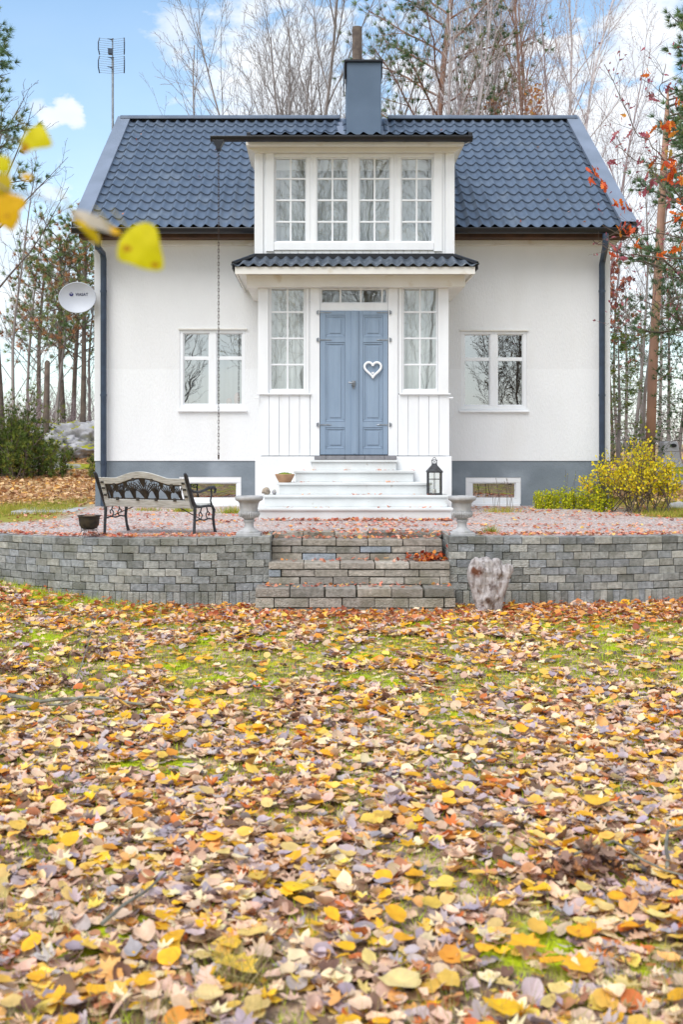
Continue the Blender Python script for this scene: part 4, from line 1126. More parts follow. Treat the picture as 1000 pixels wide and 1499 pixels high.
# terracotta bowl with moss, stones
bx_, by_ = sX(417,15.62), 15.62; z0 = .474
t = thing('clay_bowl', (bx_,by_,z0), 'shallow terracotta bowl filled with moss on the left of the white steps', 'bowl')
mb = MB(); mb.lathe([(.08,z0+.001),(.088,z0+.012),(.115,z0+.06),(.132,z0+.095),(.136,z0+.112),(.128,z0+.116),(.118,z0+.10),(.01,z0+.095)], bx_, by_, 32); mb.build('bowl', 'clay', t, smooth=True)
mb = MB(); mb.grid(lambda u,v: (bx_+.122*v*math.cos(6.2832*u), by_+.122*v*math.sin(6.2832*u), z0+.105+.03*(1-v*v)+.012*mnoise.noise(Vector((u*9,v*9,1)))), 28, 8); mb.build('moss_cushion', 'moss', t, smooth='all')
def rock(name, x, y, z, sx, sy, sz, seed, m, amp=.3, sub=3, parent=None, freq=1.1, world=True):
    import bmesh
    bm = bmesh.new(); bmesh.ops.create_icosphere(bm, subdivisions=sub, radius=1)
    for v in bm.verts:
        p = v.co.copy(); k = 1+amp*mnoise.fractal(p*freq+Vector((seed,seed*2,0)), .55 if sub > 3 else .9, 2.1, 7 if sub > 3 else 4)
        v.co = Vector((p.x*sx*k, p.y*sy*k, p.z*sz*k))
    me = bpy.data.meshes.new(name); bm.to_mesh(me); bm.free(); me.materials.append(M[m])
    me.polygons.foreach_set('use_smooth', [True]*len(me.polygons))
    o = bpy.data.objects.new(name, me); col.objects.link(o)
    if parent: o.parent = parent; o.location = Vector((x,y,z))-root_loc(parent)
    else: o.location = (x,y,z)
    return o
o = rock('stone', sX(390,15.42), 15.42, .316+.045, .058,.06,.05, 3, 'stone', .35); tag(o, 'rough beige stone on the second white step, left end', 'stone')
o = rock('stone', sX(401.5,15.40), 15.40, .316+.032, .028,.04,.036, 8, 'rock', .35); tag(o, 'small grey stone beside the beige one on the white steps', 'stone')
# heart on the door
hx, hz, hy = sX(546,16.05), sZ(541,16.05), PY-.028
t = thing('heart_ornament', (hx, hy, hz), 'white open heart with a tiny heart inside, hung on the blue door', 'ornament')
def heart(n, s):
    P = []
    for i in range(n):
        a = 2*math.pi*i/n
        P.append((s*.0625*16*math.sin(a)**3, s*(.0625*(13*math.cos(a)-5*math.cos(2*a)-2*math.cos(3*a)-math.cos(4*a))+.10)))
    return P
mb = MB(); hp = heart(48, .118); mb.tube([(hx+p[0],hy,hz+p[1]*1.02) for p in hp]+[(hx+hp[0][0],hy,hz+hp[0][1]*1.02)], .0165, 8, cap=False, flat=.7)
mb.build('heart_ring', 'white', t, smooth=True)
mb = MB(); mb.prism([(hx+p[0],hz-.052+p[1]) for p in heart(28,.021)], hy-.006, hy+.004); mb.build('inner_heart', 'white', t)
mb = MB(); mb.tube([(hx,hy,hz-.052-.015),(hx,hy,hz-.10)], .003, 5); mb.build('wire', 'steel', t)

# rain chain
cx_, cy_ = sX(320,15.7), 15.70; zt = sZ(207,15.7)-.125; zb_ = sZ(667,15.7)
t = thing('rain_chain', (cx_,cy_,zb_), 'long rusty rain chain hanging from the upper gutter past the left window', 'chain')
mb = MB(); z = zt; k = 0; PIT = .0455
while z > zb_+.03:
    pts = []
    for q in range(9):
        a_ = 2*math.pi*q/8; u = .011*math.cos(a_); w = (.019 if True else 0)*math.sin(a_)+ (.010 if math.sin(a_) > .1 else (-.010 if math.sin(a_) < -.1 else 0))
        pts.append((cx_+(u if k % 2 == 0 else 0), cy_+(u if k % 2 else 0), z-.027+w))
    mb.tube(pts, .0034, 4, cap=False); z -= PIT; k += 1
mb.build('chain_links', 'rust', t, smooth=True)
mb = MB(); mb.lathe([(.006,z-.05),(.012,z-.03),(.012,z+.005),(.005,z+.02)], cx_, cy_, 8); mb.build('end_weight', 'rust', t)

# satellite dish
dx, dy_, dz_ = sX(113,17.45), 17.45, sZ(436,17.45)
t = thing('satellite_dish', (WX0, 17.75, dz_), 'pale grey satellite dish on the left corner of the house', 'satellite dish')
mb = MB(); rx, rzz = .283, .232
def dpt(u, v, o_=0.): 
    a = 2*math.pi*u; return (dx+rx*v*math.cos(a)+o_*.0, dy_+.07*(1-v*v)+o_, dz_+rzz*v*math.sin(a))
mb.grid(lambda u,v: dpt(u,.001+v*.999), 48, 10); mb.grid(lambda u,v: dpt(1-u,.001+v*.999,.012), 48, 10)
mb.tube([dpt(i/48,1.,.006) for i in range(49)], .008, 6, cap=False)
dsh = mb.build('dish', 'dish', t, smooth='all')
mb = MB(); mb.tube([(dx,dy_+.08,dz_-.02),(dx+.05,dy_+.2,dz_-.02),(WX0-.09,17.85,dz_-.02)], .02, 8); mb.tube([(WX0-.09,17.85,dz_-.2),(WX0-.09,17.85,dz_+.12)], .02, 10)
mb.box(WX0-.1,WX0-.001,17.82,17.88,dz_-.15,dz_-.12); mb.box(WX0-.1,WX0-.001,17.82,17.88,dz_+.04,dz_+.07)
mb.build('wall_bracket', 'steel', t, smooth=True)
def text_part(txt, size, x, y, z, m, parent, name, bold=.0):
    cu = bpy.data.curves.new('txt','FONT'); cu.body = txt; cu.size = size; cu.extrude = .0008; cu.offset = bold; cu.space_character = 1.05
    ob = bpy.data.objects.new('txt', cu); col.objects.link(ob); bpy.context.view_layer.update()
    me = bpy.data.meshes.new_from_object(ob); bpy.data.objects.remove(ob)
    for v in me.vertices:
        X, Z = v.co.x+x, v.co.y+z
        r2 = ((X-dx)/rx)**2+((Z-dz_)/rzz)**2
        v.co = Vector((X, dy_+.07*(1-r2)-.004-v.co.z, Z))-root_loc(parent)
    me.materials.clear(); me.materials.append(M[m]); o = bpy.data.objects.new(name, me); col.objects.link(o); o.parent = parent; return o
text_part('VIASAT', .058, sX(109.3,17.45), 0, sZ(432.6,17.45), 'greyprint', dsh, 'lettering', .0012)
mb = MB(); ex, ez = sX(103.3,17.45), sZ(430.5,17.45)
def arcp(r0, r1, a0, a1, n=16):
    return [(ex+r1*math.cos(R(a0+(a1-a0)*i/n)), ez+r1*math.sin(R(a0+(a1-a0)*i/n))) for i in range(n+1)]+[(ex+r0*math.cos(R(a1-(a1-a0)*i/n)), ez+.006+r0*math.sin(R(a1-(a1-a0)*i/n))) for i in range(n+1)]
def oncurve(p): 
    r2 = ((p[0]-dx)/rx)**2+((p[2]-dz_)/rzz)**2; return (p[0], dy_+.07*(1-r2)-.006+p[1], p[2])
A = arcp(.012, .029, 150, 390)
n_ = len(A)//2
for i in range(n_-1):
    q = [A[i],A[i+1],A[-i-2],A[-i-1]]; mb.quad(*[oncurve((p[0],0,p[1])) for p in q])
mb.quad(*[oncurve((ex+u,0,ez+v)) for u,v in ((-.005,.012),(.003,.010),(.012,.033),(.004,.030))]); mb.quad(*[oncurve((ex+u,0,ez+v)) for u,v in ((-.012,.02),(-.006,.018),(-.004,.03),(-.010,.032))])
mb.build('emblem', 'navy', dsh)

# aerial
ax_, ay_ = sX(165,20.9), 20.9
t = thing('tv_antenna', (ax_, ay_, 5.2), 'tall grey television aerial rising from the left gable', 'antenna')
mb = MB(); zt = sZ(57,ay_); mb.tube([(ax_,ay_,5.0),(ax_,ay_,zt-.35)], .022, 10); mb.tube([(ax_-.002,ay_,zt-.4),(ax_-.002,ay_,zt+.0)], .012, 8)
for z in (5.3, 6.1): mb.box(ax_, WX0+.02, ay_-.015, ay_+.015, z-.015, z+.015)
mb.build('mast', 'steel', t, smooth=True)
for (ya, yb_) in ((57,83),(83.5,110)):
    z1_, z0_ = sZ(ya,ay_), sZ(yb_,ay_)-.0; mb = MB()
    x0_, x1_ = sX(146.5,ay_), sX(182.5,ay_)
    for xx, sg in ((x0_,-1),(x1_,1)):
        mb.tube([(xx,ay_-.05,z0_+.01),(xx-.012*sg*-1,ay_-.1,z0_+.1),(xx-.012*sg*-1,ay_-.1,z1_-.1),(xx,ay_-.05,z1_-.01)], .011, 6)
    rf = mb.build('reflector', 'pipe', t)
    mb = MB()
    for k in range(8):
        z = z0_+.02+(z1_-z0_-.04)*k/7; mb.tube([(x0_,ay_-.07,z),(ax_,ay_-.02,z-.01),(x1_,ay_-.07,z)], .0028, 4)
    mb.build('reflector_wires', 'steel', rf)
    mb = MB(); z = z0_+(z1_-z0_)*.78
    for zz_ in (z, z0_+(z1_-z0_)*.25):
        mb.tube([(ax_-.07,ay_-.16,zz_+.01),(ax_,ay_-.15,zz_),(ax_+.05,ay_-.16,zz_+.01)], [.004,.014,.004], 5); mb.tube([(ax_,ay_-.15,zz_),(ax_,ay_,zz_)], .006, 5)
    mb.build('dipole', 'pipe', t)
mb = MB(); z = sZ(80,ay_); mb.box(ax_-.06,ax_+.02,ay_-.16,ay_-.08,z-.045,z+.045); mb.build('junction_box', 'pipe', t, bevel=.005)

# stump
def stump():
    x, y, z0 = sX(714,12.05), 12.02, -.82
    t = thing('tree_stump', (x,y,z0+.07), 'gnarled weathered grey tree stump leaning at the right-hand block wall', 'stump')
    r = random.Random(4); mb = MB()
    def limb(pts, rad, n=14): mb.tube([(x+a_, y+b_, z0+c_) for a_,b_,c_ in pts], rad, n)
    limb([(0,.02,0),(-.01,.03,.2),(-.02,.04,.4),(-.03,.05,.60)], [.115,.125,.145,.13])
    limb([(-.05,-.02,0),(-.08,-.01,.2),(-.13,.0,.36),(-.15,.01,.50),(-.13,.03,.60)], [.06,.075,.08,.075,.05])
    limb([(.05,-.03,.0),(.09,-.03,.2),(.14,-.03,.36),(.195,-.02,.48),(.225,-.01,.56)], [.075,.07,.066,.06,.042])
    limb([(.02,.0,.3),(.07,.01,.45),(.09,.02,.56),(.10,.03,.62)], [.09,.10,.07,.04])
    limb([(-.06,-.05,.25),(-.09,-.07,.36),(-.07,-.08,.45),(-.02,-.08,.50)], [.045,.045,.04,.03])
    limb([(-.01,-.07,.1),(.01,-.10,.24),(.05,-.10,.33),(.04,-.09,.42)], [.05,.045,.035,.02])
    limb([(-.10,.0,.54),(-.12,.0,.60),(-.10,.0,.625)], [.06,.05,.03]); limb([(.0,.0,.52),(.02,.0,.60),(.03,.0,.61)], [.08,.07,.05]); limb([(-.03,.03,.55),(-.03,.03,.635)], [.07,.04])
    for k in range(9):
        a_ = r.uniform(-2.6,-.5); z_ = r.uniform(.15,.55); w_ = .125+.05*z_
        limb([(w_*math.cos(a_), w_*math.sin(a_)*.8, z_-.05),(w_*1.04*math.cos(a_+.08), w_*math.sin(a_)*.85, z_),(w_*math.cos(a_+.15), w_*math.sin(a_)*.8, z_+.06)], [.012,.028,.012], 8)
    o = mb.build('trunk_wood', 'stump', t)
    md = o.modifiers.new('fuse','REMESH'); md.mode = 'VOXEL'; md.voxel_size = .011; md.use_smooth_shade = True
    sm_ = o.modifiers.new('soften','SMOOTH'); sm_.iterations = 5; sm_.factor = .6
    for (nm, ty, sz_, st_) in (('coarse','CLOUDS',.10,.030),('fine','CLOUDS',.022,.012)):
        tx = bpy.data.textures.new('wood_'+nm, ty); tx.noise_scale = sz_
        d_ = o.modifiers.new(nm,'DISPLACE'); d_.texture = tx; d_.strength = st_; d_.mid_level = .5
stump()
# grey box on the far right
bx0, by0 = sX(979,24), 24.; gz = terrZ(bx0, by0); zt = sZ(646,24)
t = thing('garden_composter', (bx0,by0,gz), 'pale grey tapered bin with a dark opening near its top, behind the yellow bush', 'bin')
mb = MB(); b0 = len(mb.v); hb = zt-gz; pr = [(.33,gz-.1),(.31,gz+.12*hb),(.22,gz+.36*hb),(.185,gz+.5*hb),(.165,zt-.10),(.15,zt-.02),(.13,zt)]
for (h,z) in pr: mb.v += [(bx0-h,by0-h,z),(bx0+h,by0-h,z),(bx0+h,by0+h,z),(bx0-h,by0+h,z)]
for i in range(len(pr)-1):
    for k in range(4): mb.face((b0+i*4+k,b0+i*4+(k+1)%4,b0+4+i*4+(k+1)%4,b0+4+i*4+k))
q = b0+4*(len(pr)-1); mb.face((q,q+1,q+2,q+3)); mb.build('bin_body', 'plastic', t, bevel=.02)
mb = MB(); mb.lathe([(.001,0),(.001,0)], 0, 0, 3); mb.v, mb.f, mb.c = [], [], []
zc = zt-.09; n=20; mb.prism([(bx0+.05+.065*math.cos(2*math.pi*i/n), zc+.04*math.sin(2*math.pi*i/n)) for i in range(n)], by0-.185, by0-.155); mb.build('opening', 'dark', t)

# rocks on the left
o = rock('boulder', sX(140,30), 30.2, terrZ(sX(100,30),30)-.05, 1.5, 1.2, .86, 12, 'rock', .3, 6, freq=1.3); tag(o, 'large grey boulder with bright green moss on top at the left corner of the house', 'boulder')
o = rock('boulder', sX(60,29), 29.2, terrZ(sX(60,29),29)+.0, 1.0, .9, .66, 21, 'rock', .3, 6, freq=1.4); tag(o, 'mossy grey boulder between the juniper and the bigger boulder', 'boulder')
o = rock('rock_ledge', sX(85,27.4), 27.6, .22, 2.2, .5, .27, 31, 'rock', .3, 5, freq=2.2); tag(o, 'long low grey rock ledge above the leafy slope on the left', 'rock')
o = rock('boulder', sX(975,22), 21.6, terrZ(6.6,21.6)-.06, 1.25, .6, .34, 44, 'rock', .4, 5, freq=1.6); tag(o, 'grey rock mound behind the yellow bush on the right', 'boulder')
o = rock('stone', sX(992,17.3), 17.3, .03, .15, .12, .09, 51, 'urn', .3, 3); tag(o, 'pale stone on the gravel edge at the far right', 'stone')
# ================================================================ TREES AND PLANTS
def rvec(r): return Vector((r.gauss(0,1), r.gauss(0,1), r.gauss(0,1)))
def grow(mb, p, d, L, rad, lev, cfg, r, tips, skel):
    nseg = max(3, int(L/cfg['seg'][min(lev,len(cfg['seg'])-1)])) if lev < cfg['depth'] else 3
    pts = [p.copy()]; rr = [rad]; dirs = [d.copy()]; q = p.copy(); dd = d.normalized()
    wob = cfg['wob'][min(lev,len(cfg['wob'])-1)]; up = cfg['up'][min(lev,len(cfg['up'])-1)]
    endr = cfg.get('endr', .25)
    for i in range(nseg):
        dd = (dd + rvec(r)*wob + Vector((0,0,up/nseg))).normalized()
        q = q + dd*(L/nseg); pts.append(q.copy()); dirs.append(dd.copy())
        t = (i+1)/nseg; rr.append(max(rad*(1-(1-endr)*t), cfg['rmin']))
    n = 9 if rad > .06 else (5 if rad > .02 else 3)
    mb.tube(pts, rr, n, cap=False)
    if lev >= cfg['depth']:
        for i in range(1,len(pts)): tips.append((pts[i], dirs[i]))
        return
    nc = cfg['n'][lev]; a0 = r.random()*6.28
    t0 = cfg['start'][lev]
    for k in range(nc):
        t = t0 + (1-t0)*((k+r.random()*.8)/nc)
        f = t*nseg; i = min(int(f), nseg-1); pp = pts[i].lerp(pts[i+1], f-i); bd = dirs[i]
        a0 += 2.4 + r.uniform(-.5,.5)
        ax = bd.orthogonal().normalized(); ax.rotate(Matrix.Rotation(a0, 3, bd))
        ang = R(cfg['ang'][lev]*r.uniform(.75,1.25))*(1.-.35*t*cfg.get('tipfold',1.))
        nd = bd*math.cos(ang) + ax*math.sin(ang)
        ln = L*cfg['len'][lev]*r.uniform(.7,1.2)*(1-cfg['tap'][lev]*((t-t0)/(1-t0+1e-6)))
        ra = min(rr[i]*.62, rad*cfg['rr'][lev])
        grow(mb, pp, nd, ln, max(ra, cfg['rmin']), lev+1, cfg, r, tips, skel)
BIRCH = dict(depth=3, seg=[.9,.5,.3,.2], wob=[.04,.08,.13,.16], up=[.15,.4,.25,-.1], n=[26,8,6], start=[.25,.15,.15], ang=[33,33,38], len=[.30,.42,.42], tap=[.5,.4,.3], rr=[.24,.42,.5], rmin=.0038, endr=.22)
ALDER = dict(BIRCH, n=[17,7,5], ang=[34,32,36], len=[.40,.40,.40], up=[.05,.3,.2,.1])
SPARSE = dict(BIRCH, n=[12,5,4], ang=[45,38,38], len=[.33,.42,.4], start=[.35,.2,.2])
PINE = dict(depth=2, seg=[1.,.4,.25], wob=[.03,.12,.16], up=[.1,.25,.2], n=[26,9], start=[.55,.25], ang=[72,45], len=[.22,.4], tap=[.5,.3], rr=[.22,.45], rmin=.006, endr=.4, tipfold=.6)
def veg_tree(name, x, y, h, rad, cfg, seed, label, bark='bark_grey', foliage=None, stems=1, spread=.0, lean=(0,0), group='bare and evergreen trees around the house', cat='tree', z=None, stemh=(.75,1.), buds=None):
    r = random.Random(seed); g0 = terrZ(x,y)-.1 if z is None else z
    t = thing(name, (x,y,g0), label, cat, group)
    mb = MB(); tips = []
    for s_ in range(stems):
        a = 6.283*s_/max(stems,1)+r.random(); sp = spread*r.uniform(.5,1.1)
        d = Vector((lean[0]+sp*math.cos(a), lean[1]+sp*math.sin(a), 1)).normalized()
        b = Vector((x+.15*stems**.5*math.cos(a)*(stems>1), y+.15*math.sin(a)*(stems>1), g0))
        grow(mb, b, d, h*r.uniform(*stemh) if stems > 1 else h, rad*(r.uniform(.6,1.) if stems > 1 else 1.), 0, cfg, r, tips, None)
    tr = mb.build('trunk', bark, t, smooth='all')
    if foliage: foliage(t, tips, r)
    return t, tips, mb
def buds_fol(pal, size, frac=1., kind='narrow', name='crown'):
    def f(t, tips, r):
        P = np.array([tuple(p) for p,_ in tips if r.random() < frac]); n = len(P)
        if not n: return
        leaves(name, 'fol', P+rng.normal(0,.05,(n,3)), rng.uniform(size*.6,size*1.3,n), palette(n,pal), kind, parent=t, droop=True)
    return f
BUD = [(5,(.58,.46,.45)),(3,(.68,.56,.54)),(1,(.80,.62,.45))]
def needles_fol(pal, per=16, length=.16, width=.011, frac=1., extra=0., spread=.55, name='crown'):
    def f(t, tips, r):
        tt = [q for q in tips if r.random() < frac]
        P = np.array([tuple(p) for p,_ in tt]); D = np.array([tuple(d) for _,d in tt]); n = len(P)
        P = P + rng.normal(0,.04+extra,(n,3))
        V,Fc,C = blades(P, D, length, width, palette(n,pal), per, spread)
        np_mesh(name, V, Fc, C, 'needle', t)
    return f
PINEP = [(4,(.42,.54,.38)),(3,(.50,.60,.42)),(2,(.34,.45,.33)),(1,(.58,.62,.40))]
PINEB = [(4,(.48,.60,.40)),(3,(.58,.64,.40)),(2,(.78,.58,.42)),(1,(.84,.60,.44))]
def shot(px, D): return sX(px, D), D
BG = 'trees standing behind the house'
def topz(py, D): return sZ(py, D)
# -- behind the ridge, left of the chimney
x,y = shot(446,31); veg_tree('bare_tree', x,y, 13.6, .10, dict(ALDER, rmin=.0042), 118, 'wide bare many-stemmed tree spreading above the roof just left of the chimney', 'bark_grey', None, 9, .13, group=BG)
x,y = shot(486,35); veg_tree('bare_tree', x,y, 13.6, .09, dict(SPARSE, n=[14,6,4]), 12, 'slim bare tree close to the left side of the chimney', 'bark_grey', None, 2, .08, group=BG)
x,y = shot(412,36); veg_tree('bare_tree', x,y, 12.6, .08, dict(ALDER), 15, 'bare tree with thin grey stems above the roof, left part of the bare clump', 'bark_grey', None, 3, .06, group=BG)
x,y = shot(290,33); veg_tree('bare_tree', x,y, 11.9, .07, dict(SPARSE, n=[11,4,3], len=[.30,.4,.4]), 13, 'small lone bare tree rising over the roof between aerial and upper gutter', 'bark_grey', None, group=BG)
# snag behind the chimney
x,y = shot(523,27); gz = terrZ(x,y); zt = sZ(41,27)
t = thing('snag', (x,y,gz-.1), 'bare broken-off trunk like a post, straight above the chimney', 'tree trunk', BG)
mb = MB(); mb.tube([(x,y,gz-.1),(x+.03,y,4),(x-.0,y,8),(x,y,zt)], [.19,.16,.125,.115], 12); mb.build('trunk', 'bark_dark', t, smooth=True)
# -- right of the chimney
x,y = shot(624,33); veg_tree('pine_tree', x,y, 14.8, .16, dict(PINE, n=[30,10], start=[.5,.25], len=[.26,.42]), 21, 'green pine behind the roof, first tree right of the chimney', 'bark_pine', needles_fol(PINEP, 34, .19, .017), group=BG)
specs = [(648,31,16.5,.15,31,'white-stemmed birch nearest to the pine behind the roof','bark_birch',2,.05),
 (668,34,17.,.15,32,'tall birch with pale trunk, second birch right of the pine','bark_birch',2,.07),
 (722,33,16.5,.14,33,'birch with few orange leaves low on its trunk, above the middle right roof','bark_birch',2,.07),
 (757,36,17.,.14,34,'dense twiggy birch in the middle of the birch clump','bark_birch',2,.10),
 (782,32,15.6,.14,35,'birch with orange-yellow trunk foot above the right part of the roof','bark_pine',2,.09),
 (815,34,15.4,.13,36,'slender birch near the right end of the ridge','bark_birch',2,.12),
 (845,33,12.8,.10,37,'low spreading birch leaning out to the right past the roof end','twig_mauve',3,.24)]
for (px, D, h, rad, seed, lab, bk, st_, sp_) in specs:
    x,y = shot(px,D); rad *= .7; cfg = dict(BIRCH, n=[21,8,5], rmin=.0032)
    t,tips,_ = veg_tree('birch_tree', x,y, h, rad, cfg, seed, lab, bk, buds_fol(BUD, .045, .42), st_, sp_, group=BG)
# orange leaf tufts round two birch stems
def tuft(parent, x, y, z0, z1, rw, n, pal, size=.10):
    P = np.stack([x+rng.normal(0,rw,n), y+rng.normal(0,rw,n), rng.uniform(z0,z1,n)],1)
    leaves('foliage_tuft', 'fol', P, rng.uniform(size*.6,size*1.2,n), palette(n,pal), 'round', parent=parent, droop=True)
OR = [(3,(.85,.58,.25)),(2,(.78,.50,.30)),(1,(.90,.70,.30))]
bt = [o for o in col.objects if o.name.startswith('birch_tree') and o.type == 'EMPTY']
tuft(bt[2], sX(722,33), 33, sZ(172,33), sZ(140,33), .16, 60, OR, .09); tuft(bt[4], sX(782,32), 32, sZ(172,32), sZ(125,32), .15, 130, OR, .09); tuft(bt[3], sX(752,36), 36, sZ(172,36), sZ(130,36), .5, 110, OR+[(3,(.72,.50,.42))], .09)
# -- left edge
x,y = shot(-52,23); veg_tree('pine_tree', x,y, 9.2, .11, dict(PINE, start=[.62,.2], n=[22,9], len=[.20,.45]), 41, 'tall pine with dark trunk along the left photo edge, green crown high up', 'bark_dark', needles_fol(PINEP, 34, .16, .015), group='trees left of the house')
x,y = shot(2,25); veg_tree('bare_tree', x,y, 8.0, .10, dict(SPARSE, n=[11,5,4], ang=[55,40,38], start=[.45,.2,.2], len=[.42,.42,.4]), 42, 'dark bare tree with long arching limbs at the left edge', 'bark_dark', None, group='trees left of the house')
for (px, D, h, seed, lab, fr) in ((92,31,5.9,43,'slim pine with green and brown crown left of the satellite dish',1.),(106,33,5.7,44,'thin pine between the other two slim pines, behind the dish',1.),(121,30,5.9,45,'slim brownish pine closest to the left house wall',1.),(58,35,5.6,46,'thin pine with bushy top farther left of the dish',1.)):
    x,y = shot(px,D); veg_tree('pine_tree', x,y, h, .085, dict(PINE, start=[.42,.2], n=[24,8], len=[.30,.42], up=[.1,.35,.2]), seed, lab, 'bark_dark', needles_fol(PINEB, 30, .15, .016, .8), group='trees left of the house', lean=(rnd.uniform(-.04,.04),0))
for (px, D, h, seed, lab) in ((22,29,6.8,47,'thin bare sapling behind the juniper'),(42,33,6.5,48,'thin bare tree left of the broken trunk'),(80,30,5.6,49,'leafless sapling right of the broken trunk'),(132,34,6.4,50,'bare sapling right beside the left house wall')):
    x,y = shot(px,D); veg_tree('bare_tree', x,y, h, .055, dict(SPARSE, n=[14,6,4], start=[.2,.2,.2], rmin=.0045), seed, lab, 'bark_grey', None, group='trees left of the house')
x,y = shot(68,29); gz = terrZ(x,y); t = thing('snag', (x,y,gz), 'short reddish broken trunk standing among the trees on the left', 'tree trunk')
mb = MB(); mb.tube([(x-.02,y,gz-.1),(x,y,gz+1.2),(x+.02,y,sZ(531,29)),(x+.03,y,sZ(528,29))], [.09,.08,.07,.04], 12); mb.build('trunk', 'bark_dark', t, smooth=True)
# brushwood thicket left and right (a tangle nobody could count)
def thicket(name, boxes, n, h, seed, kind_label):
    r = random.Random(seed); mb = MB()
    for i in range(n):
        bx = r.choice(boxes); x = r.uniform(bx[0],bx[1]); y = r.uniform(bx[2],bx[3]); z = terrZ(x,y)-.05
        tips = []; d = Vector((r.gauss(0,.22), r.gauss(0,.2), 1)).normalized()
        grow(mb, Vector((x,y,z)), d, h*r.uniform(.5,1.2), .012, 0, dict(depth=2, seg=[.3,.2,.15], wob=[.12,.16,.18], up=[.2,.2,.1], n=[7,4], start=[.25,.2], ang=[42,42], len=[.5,.5], tap=[.4,.3], rr=[.55,.6], rmin=.004, endr=.35), r, tips, None)
    o = mb.build(name, 'twig_mauve', None, loc=(boxes[0][0],boxes[0][2],0)); tag(o, kind_label, 'undergrowth', kind='stuff'); return o
thicket('undergrowth', [(sX(-10,31),sX(137,31),30.5,34)], 95, 1.5, 5, 'brown leafless undergrowth behind the boulders on the left')
thicket('undergrowth', [(sX(893,30),sX(1010,30),27,33)], 26, 1.5, 6, 'grey leafless undergrowth behind the yellow bush on the right')
# -- right edge
x,y = shot(951,24); 
def pine_right():
    r = random.Random(61); g0 = terrZ(x,y)-.1
    t = thing('pine_tree', (x,y,g0), 'tall slender pine with reddish bark at the right, behind the orange leaves', 'tree', 'trees right of the house')
    mb = MB(); P = [(x,y,g0),(sX(955,24),y,sZ(560,24)),(sX(962,24),y,sZ(420,24)),(sX(971,24),y,sZ(260,24)),(sX(976,24),y,sZ(175,24)),(sX(978,24),y,sZ(135,24))]
    mb.tube(P, [.105,.10,.09,.075,.055,.02], 14)
    for (py, side, L) in ((560,1,.25),(470,1,.35),(400,1,.5),(390,-1,.4),(330,1,.6)):
        z = sZ(py,24); xx = sX(951+(690-py)*.048,24); tips = []
        grow(mb, Vector((xx,y,z)), Vector((side,-.2,.3)).normalized(), L*2, .02, 1, PINE, r, tips, None)
    mb.build('trunk', 'bark_redpine', t, smooth='all')
    mb = MB(); tips = []
    for k in range(20):
        z = sZ(r.uniform(135,330) if k > 6 else r.uniform(135,220),24); xx = sX(951+(690-(645-(z-EYE)*F/24))*.048,24); a = r.uniform(-.9,.9)
        grow(mb, Vector((xx,y,z)), Vector((math.cos(a),math.sin(a),.15)).normalized(), r.uniform(.5,1.5)*(1.2 if z > 6 else .8), .022, 1, dict(PINE, n=[0,9], rmin=.005), r, tips, None)
    mb.build('limb', 'bark_dark', t)
    needles_fol(PINEP, 34, .15, .014)(t, tips, r)
pine_right()
x,y = shot(1012,21); veg_tree('pine_tree', x,y, 9.4, .15, dict(PINE, start=[.25,.2], n=[40,9], len=[.16,.45]), 62, 'green pine cut off by the right edge of the photo', 'bark_dark', needles_fol(PINEP, 34, .15, .014), group='trees right of the house')
def spruce(px, D, h, seed, lab, pal, w=.24, thin=1.):
    x,y = shot(px,D); r = random.Random(seed); g0 = terrZ(x,y)-.1
    t = thing('spruce_tree', (x,y,g0), lab, 'tree', 'trees right of the house'); mb = MB(); tips = []
    mb.tube([(x,y,g0),(x+.03,y,g0+h*.5),(x,y,g0+h)], [.05,.035,.006], 8)
    nw = int(h*4.2*thin)
    for i in range(nw):
        t_ = .12+.86*i/nw; z = g0+h*t_; L = h*w*(1-t_)**.8*r.uniform(.6,1.15)+.08
        for k in range(3):
            a = r.random()*6.28; d = Vector((math.cos(a),math.sin(a),-.12+.5*t_)).normalized()
            grow(mb, Vector((x,y,z)), d, L, .009, 0, dict(depth=1, seg=[.15,.12], wob=[.06,.1], up=[.15,.1], n=[5], start=[.25], ang=[50], len=[.4], tap=[.4], rr=[.5], rmin=.004, endr=.4), r, tips, None)
    mb.build('trunk', 'bark_grey', t); needles_fol(pal, 12, .085, .011, 1., .0, .7)(t, tips, r)
SPR = [(3,(.22,.36,.20)),(2,(.30,.45,.22)),(1,(.42,.55,.22))]; SPRY = [(3,(.42,.50,.18)),(2,(.55,.60,.20)),(1,(.30,.42,.16))]
spruce(905,25,3.3,71,'small yellowish spruce touching the right house wall', SPRY, .26)
spruce(916,29,4.6,72,'young dark green spruce between the house and the red pine trunk', SPR, .22)
spruce(938,33,5.2,73,'thin-crowned spruce just left of the red pine trunk', SPR, .2, .7)
spruce(978,27,5.0,74,'young spruce standing over the grey bin', SPR, .24)
spruce(1003,23,5.6,75,'dark spruce partly outside the right edge of the photo', SPR, .22)
for (px, D, h, seed, lab) in ((925,27,7.0,76,'thin bare tree nearest the right house wall'),(968,30,9.,77,'bare tree behind the red pine trunk'),(992,28,9.0,78,'bare tree between bin and photo edge'),(905,34,9.5,79,'bare tree showing under the right roof corner'),(942,26,6.5,80,'leaning thin stem left of the red pine trunk')):
    x,y = shot(px,D); veg_tree('bare_tree', x,y, h, .05, dict(SPARSE, n=[11,5,4], start=[.25,.2,.2]), seed, lab, 'bark_grey', buds_fol([(2,(.55,.32,.34)),(1,(.7,.4,.32))], .06, .05), group='trees right of the house', lean=(rnd.uniform(-.08,.1),0))
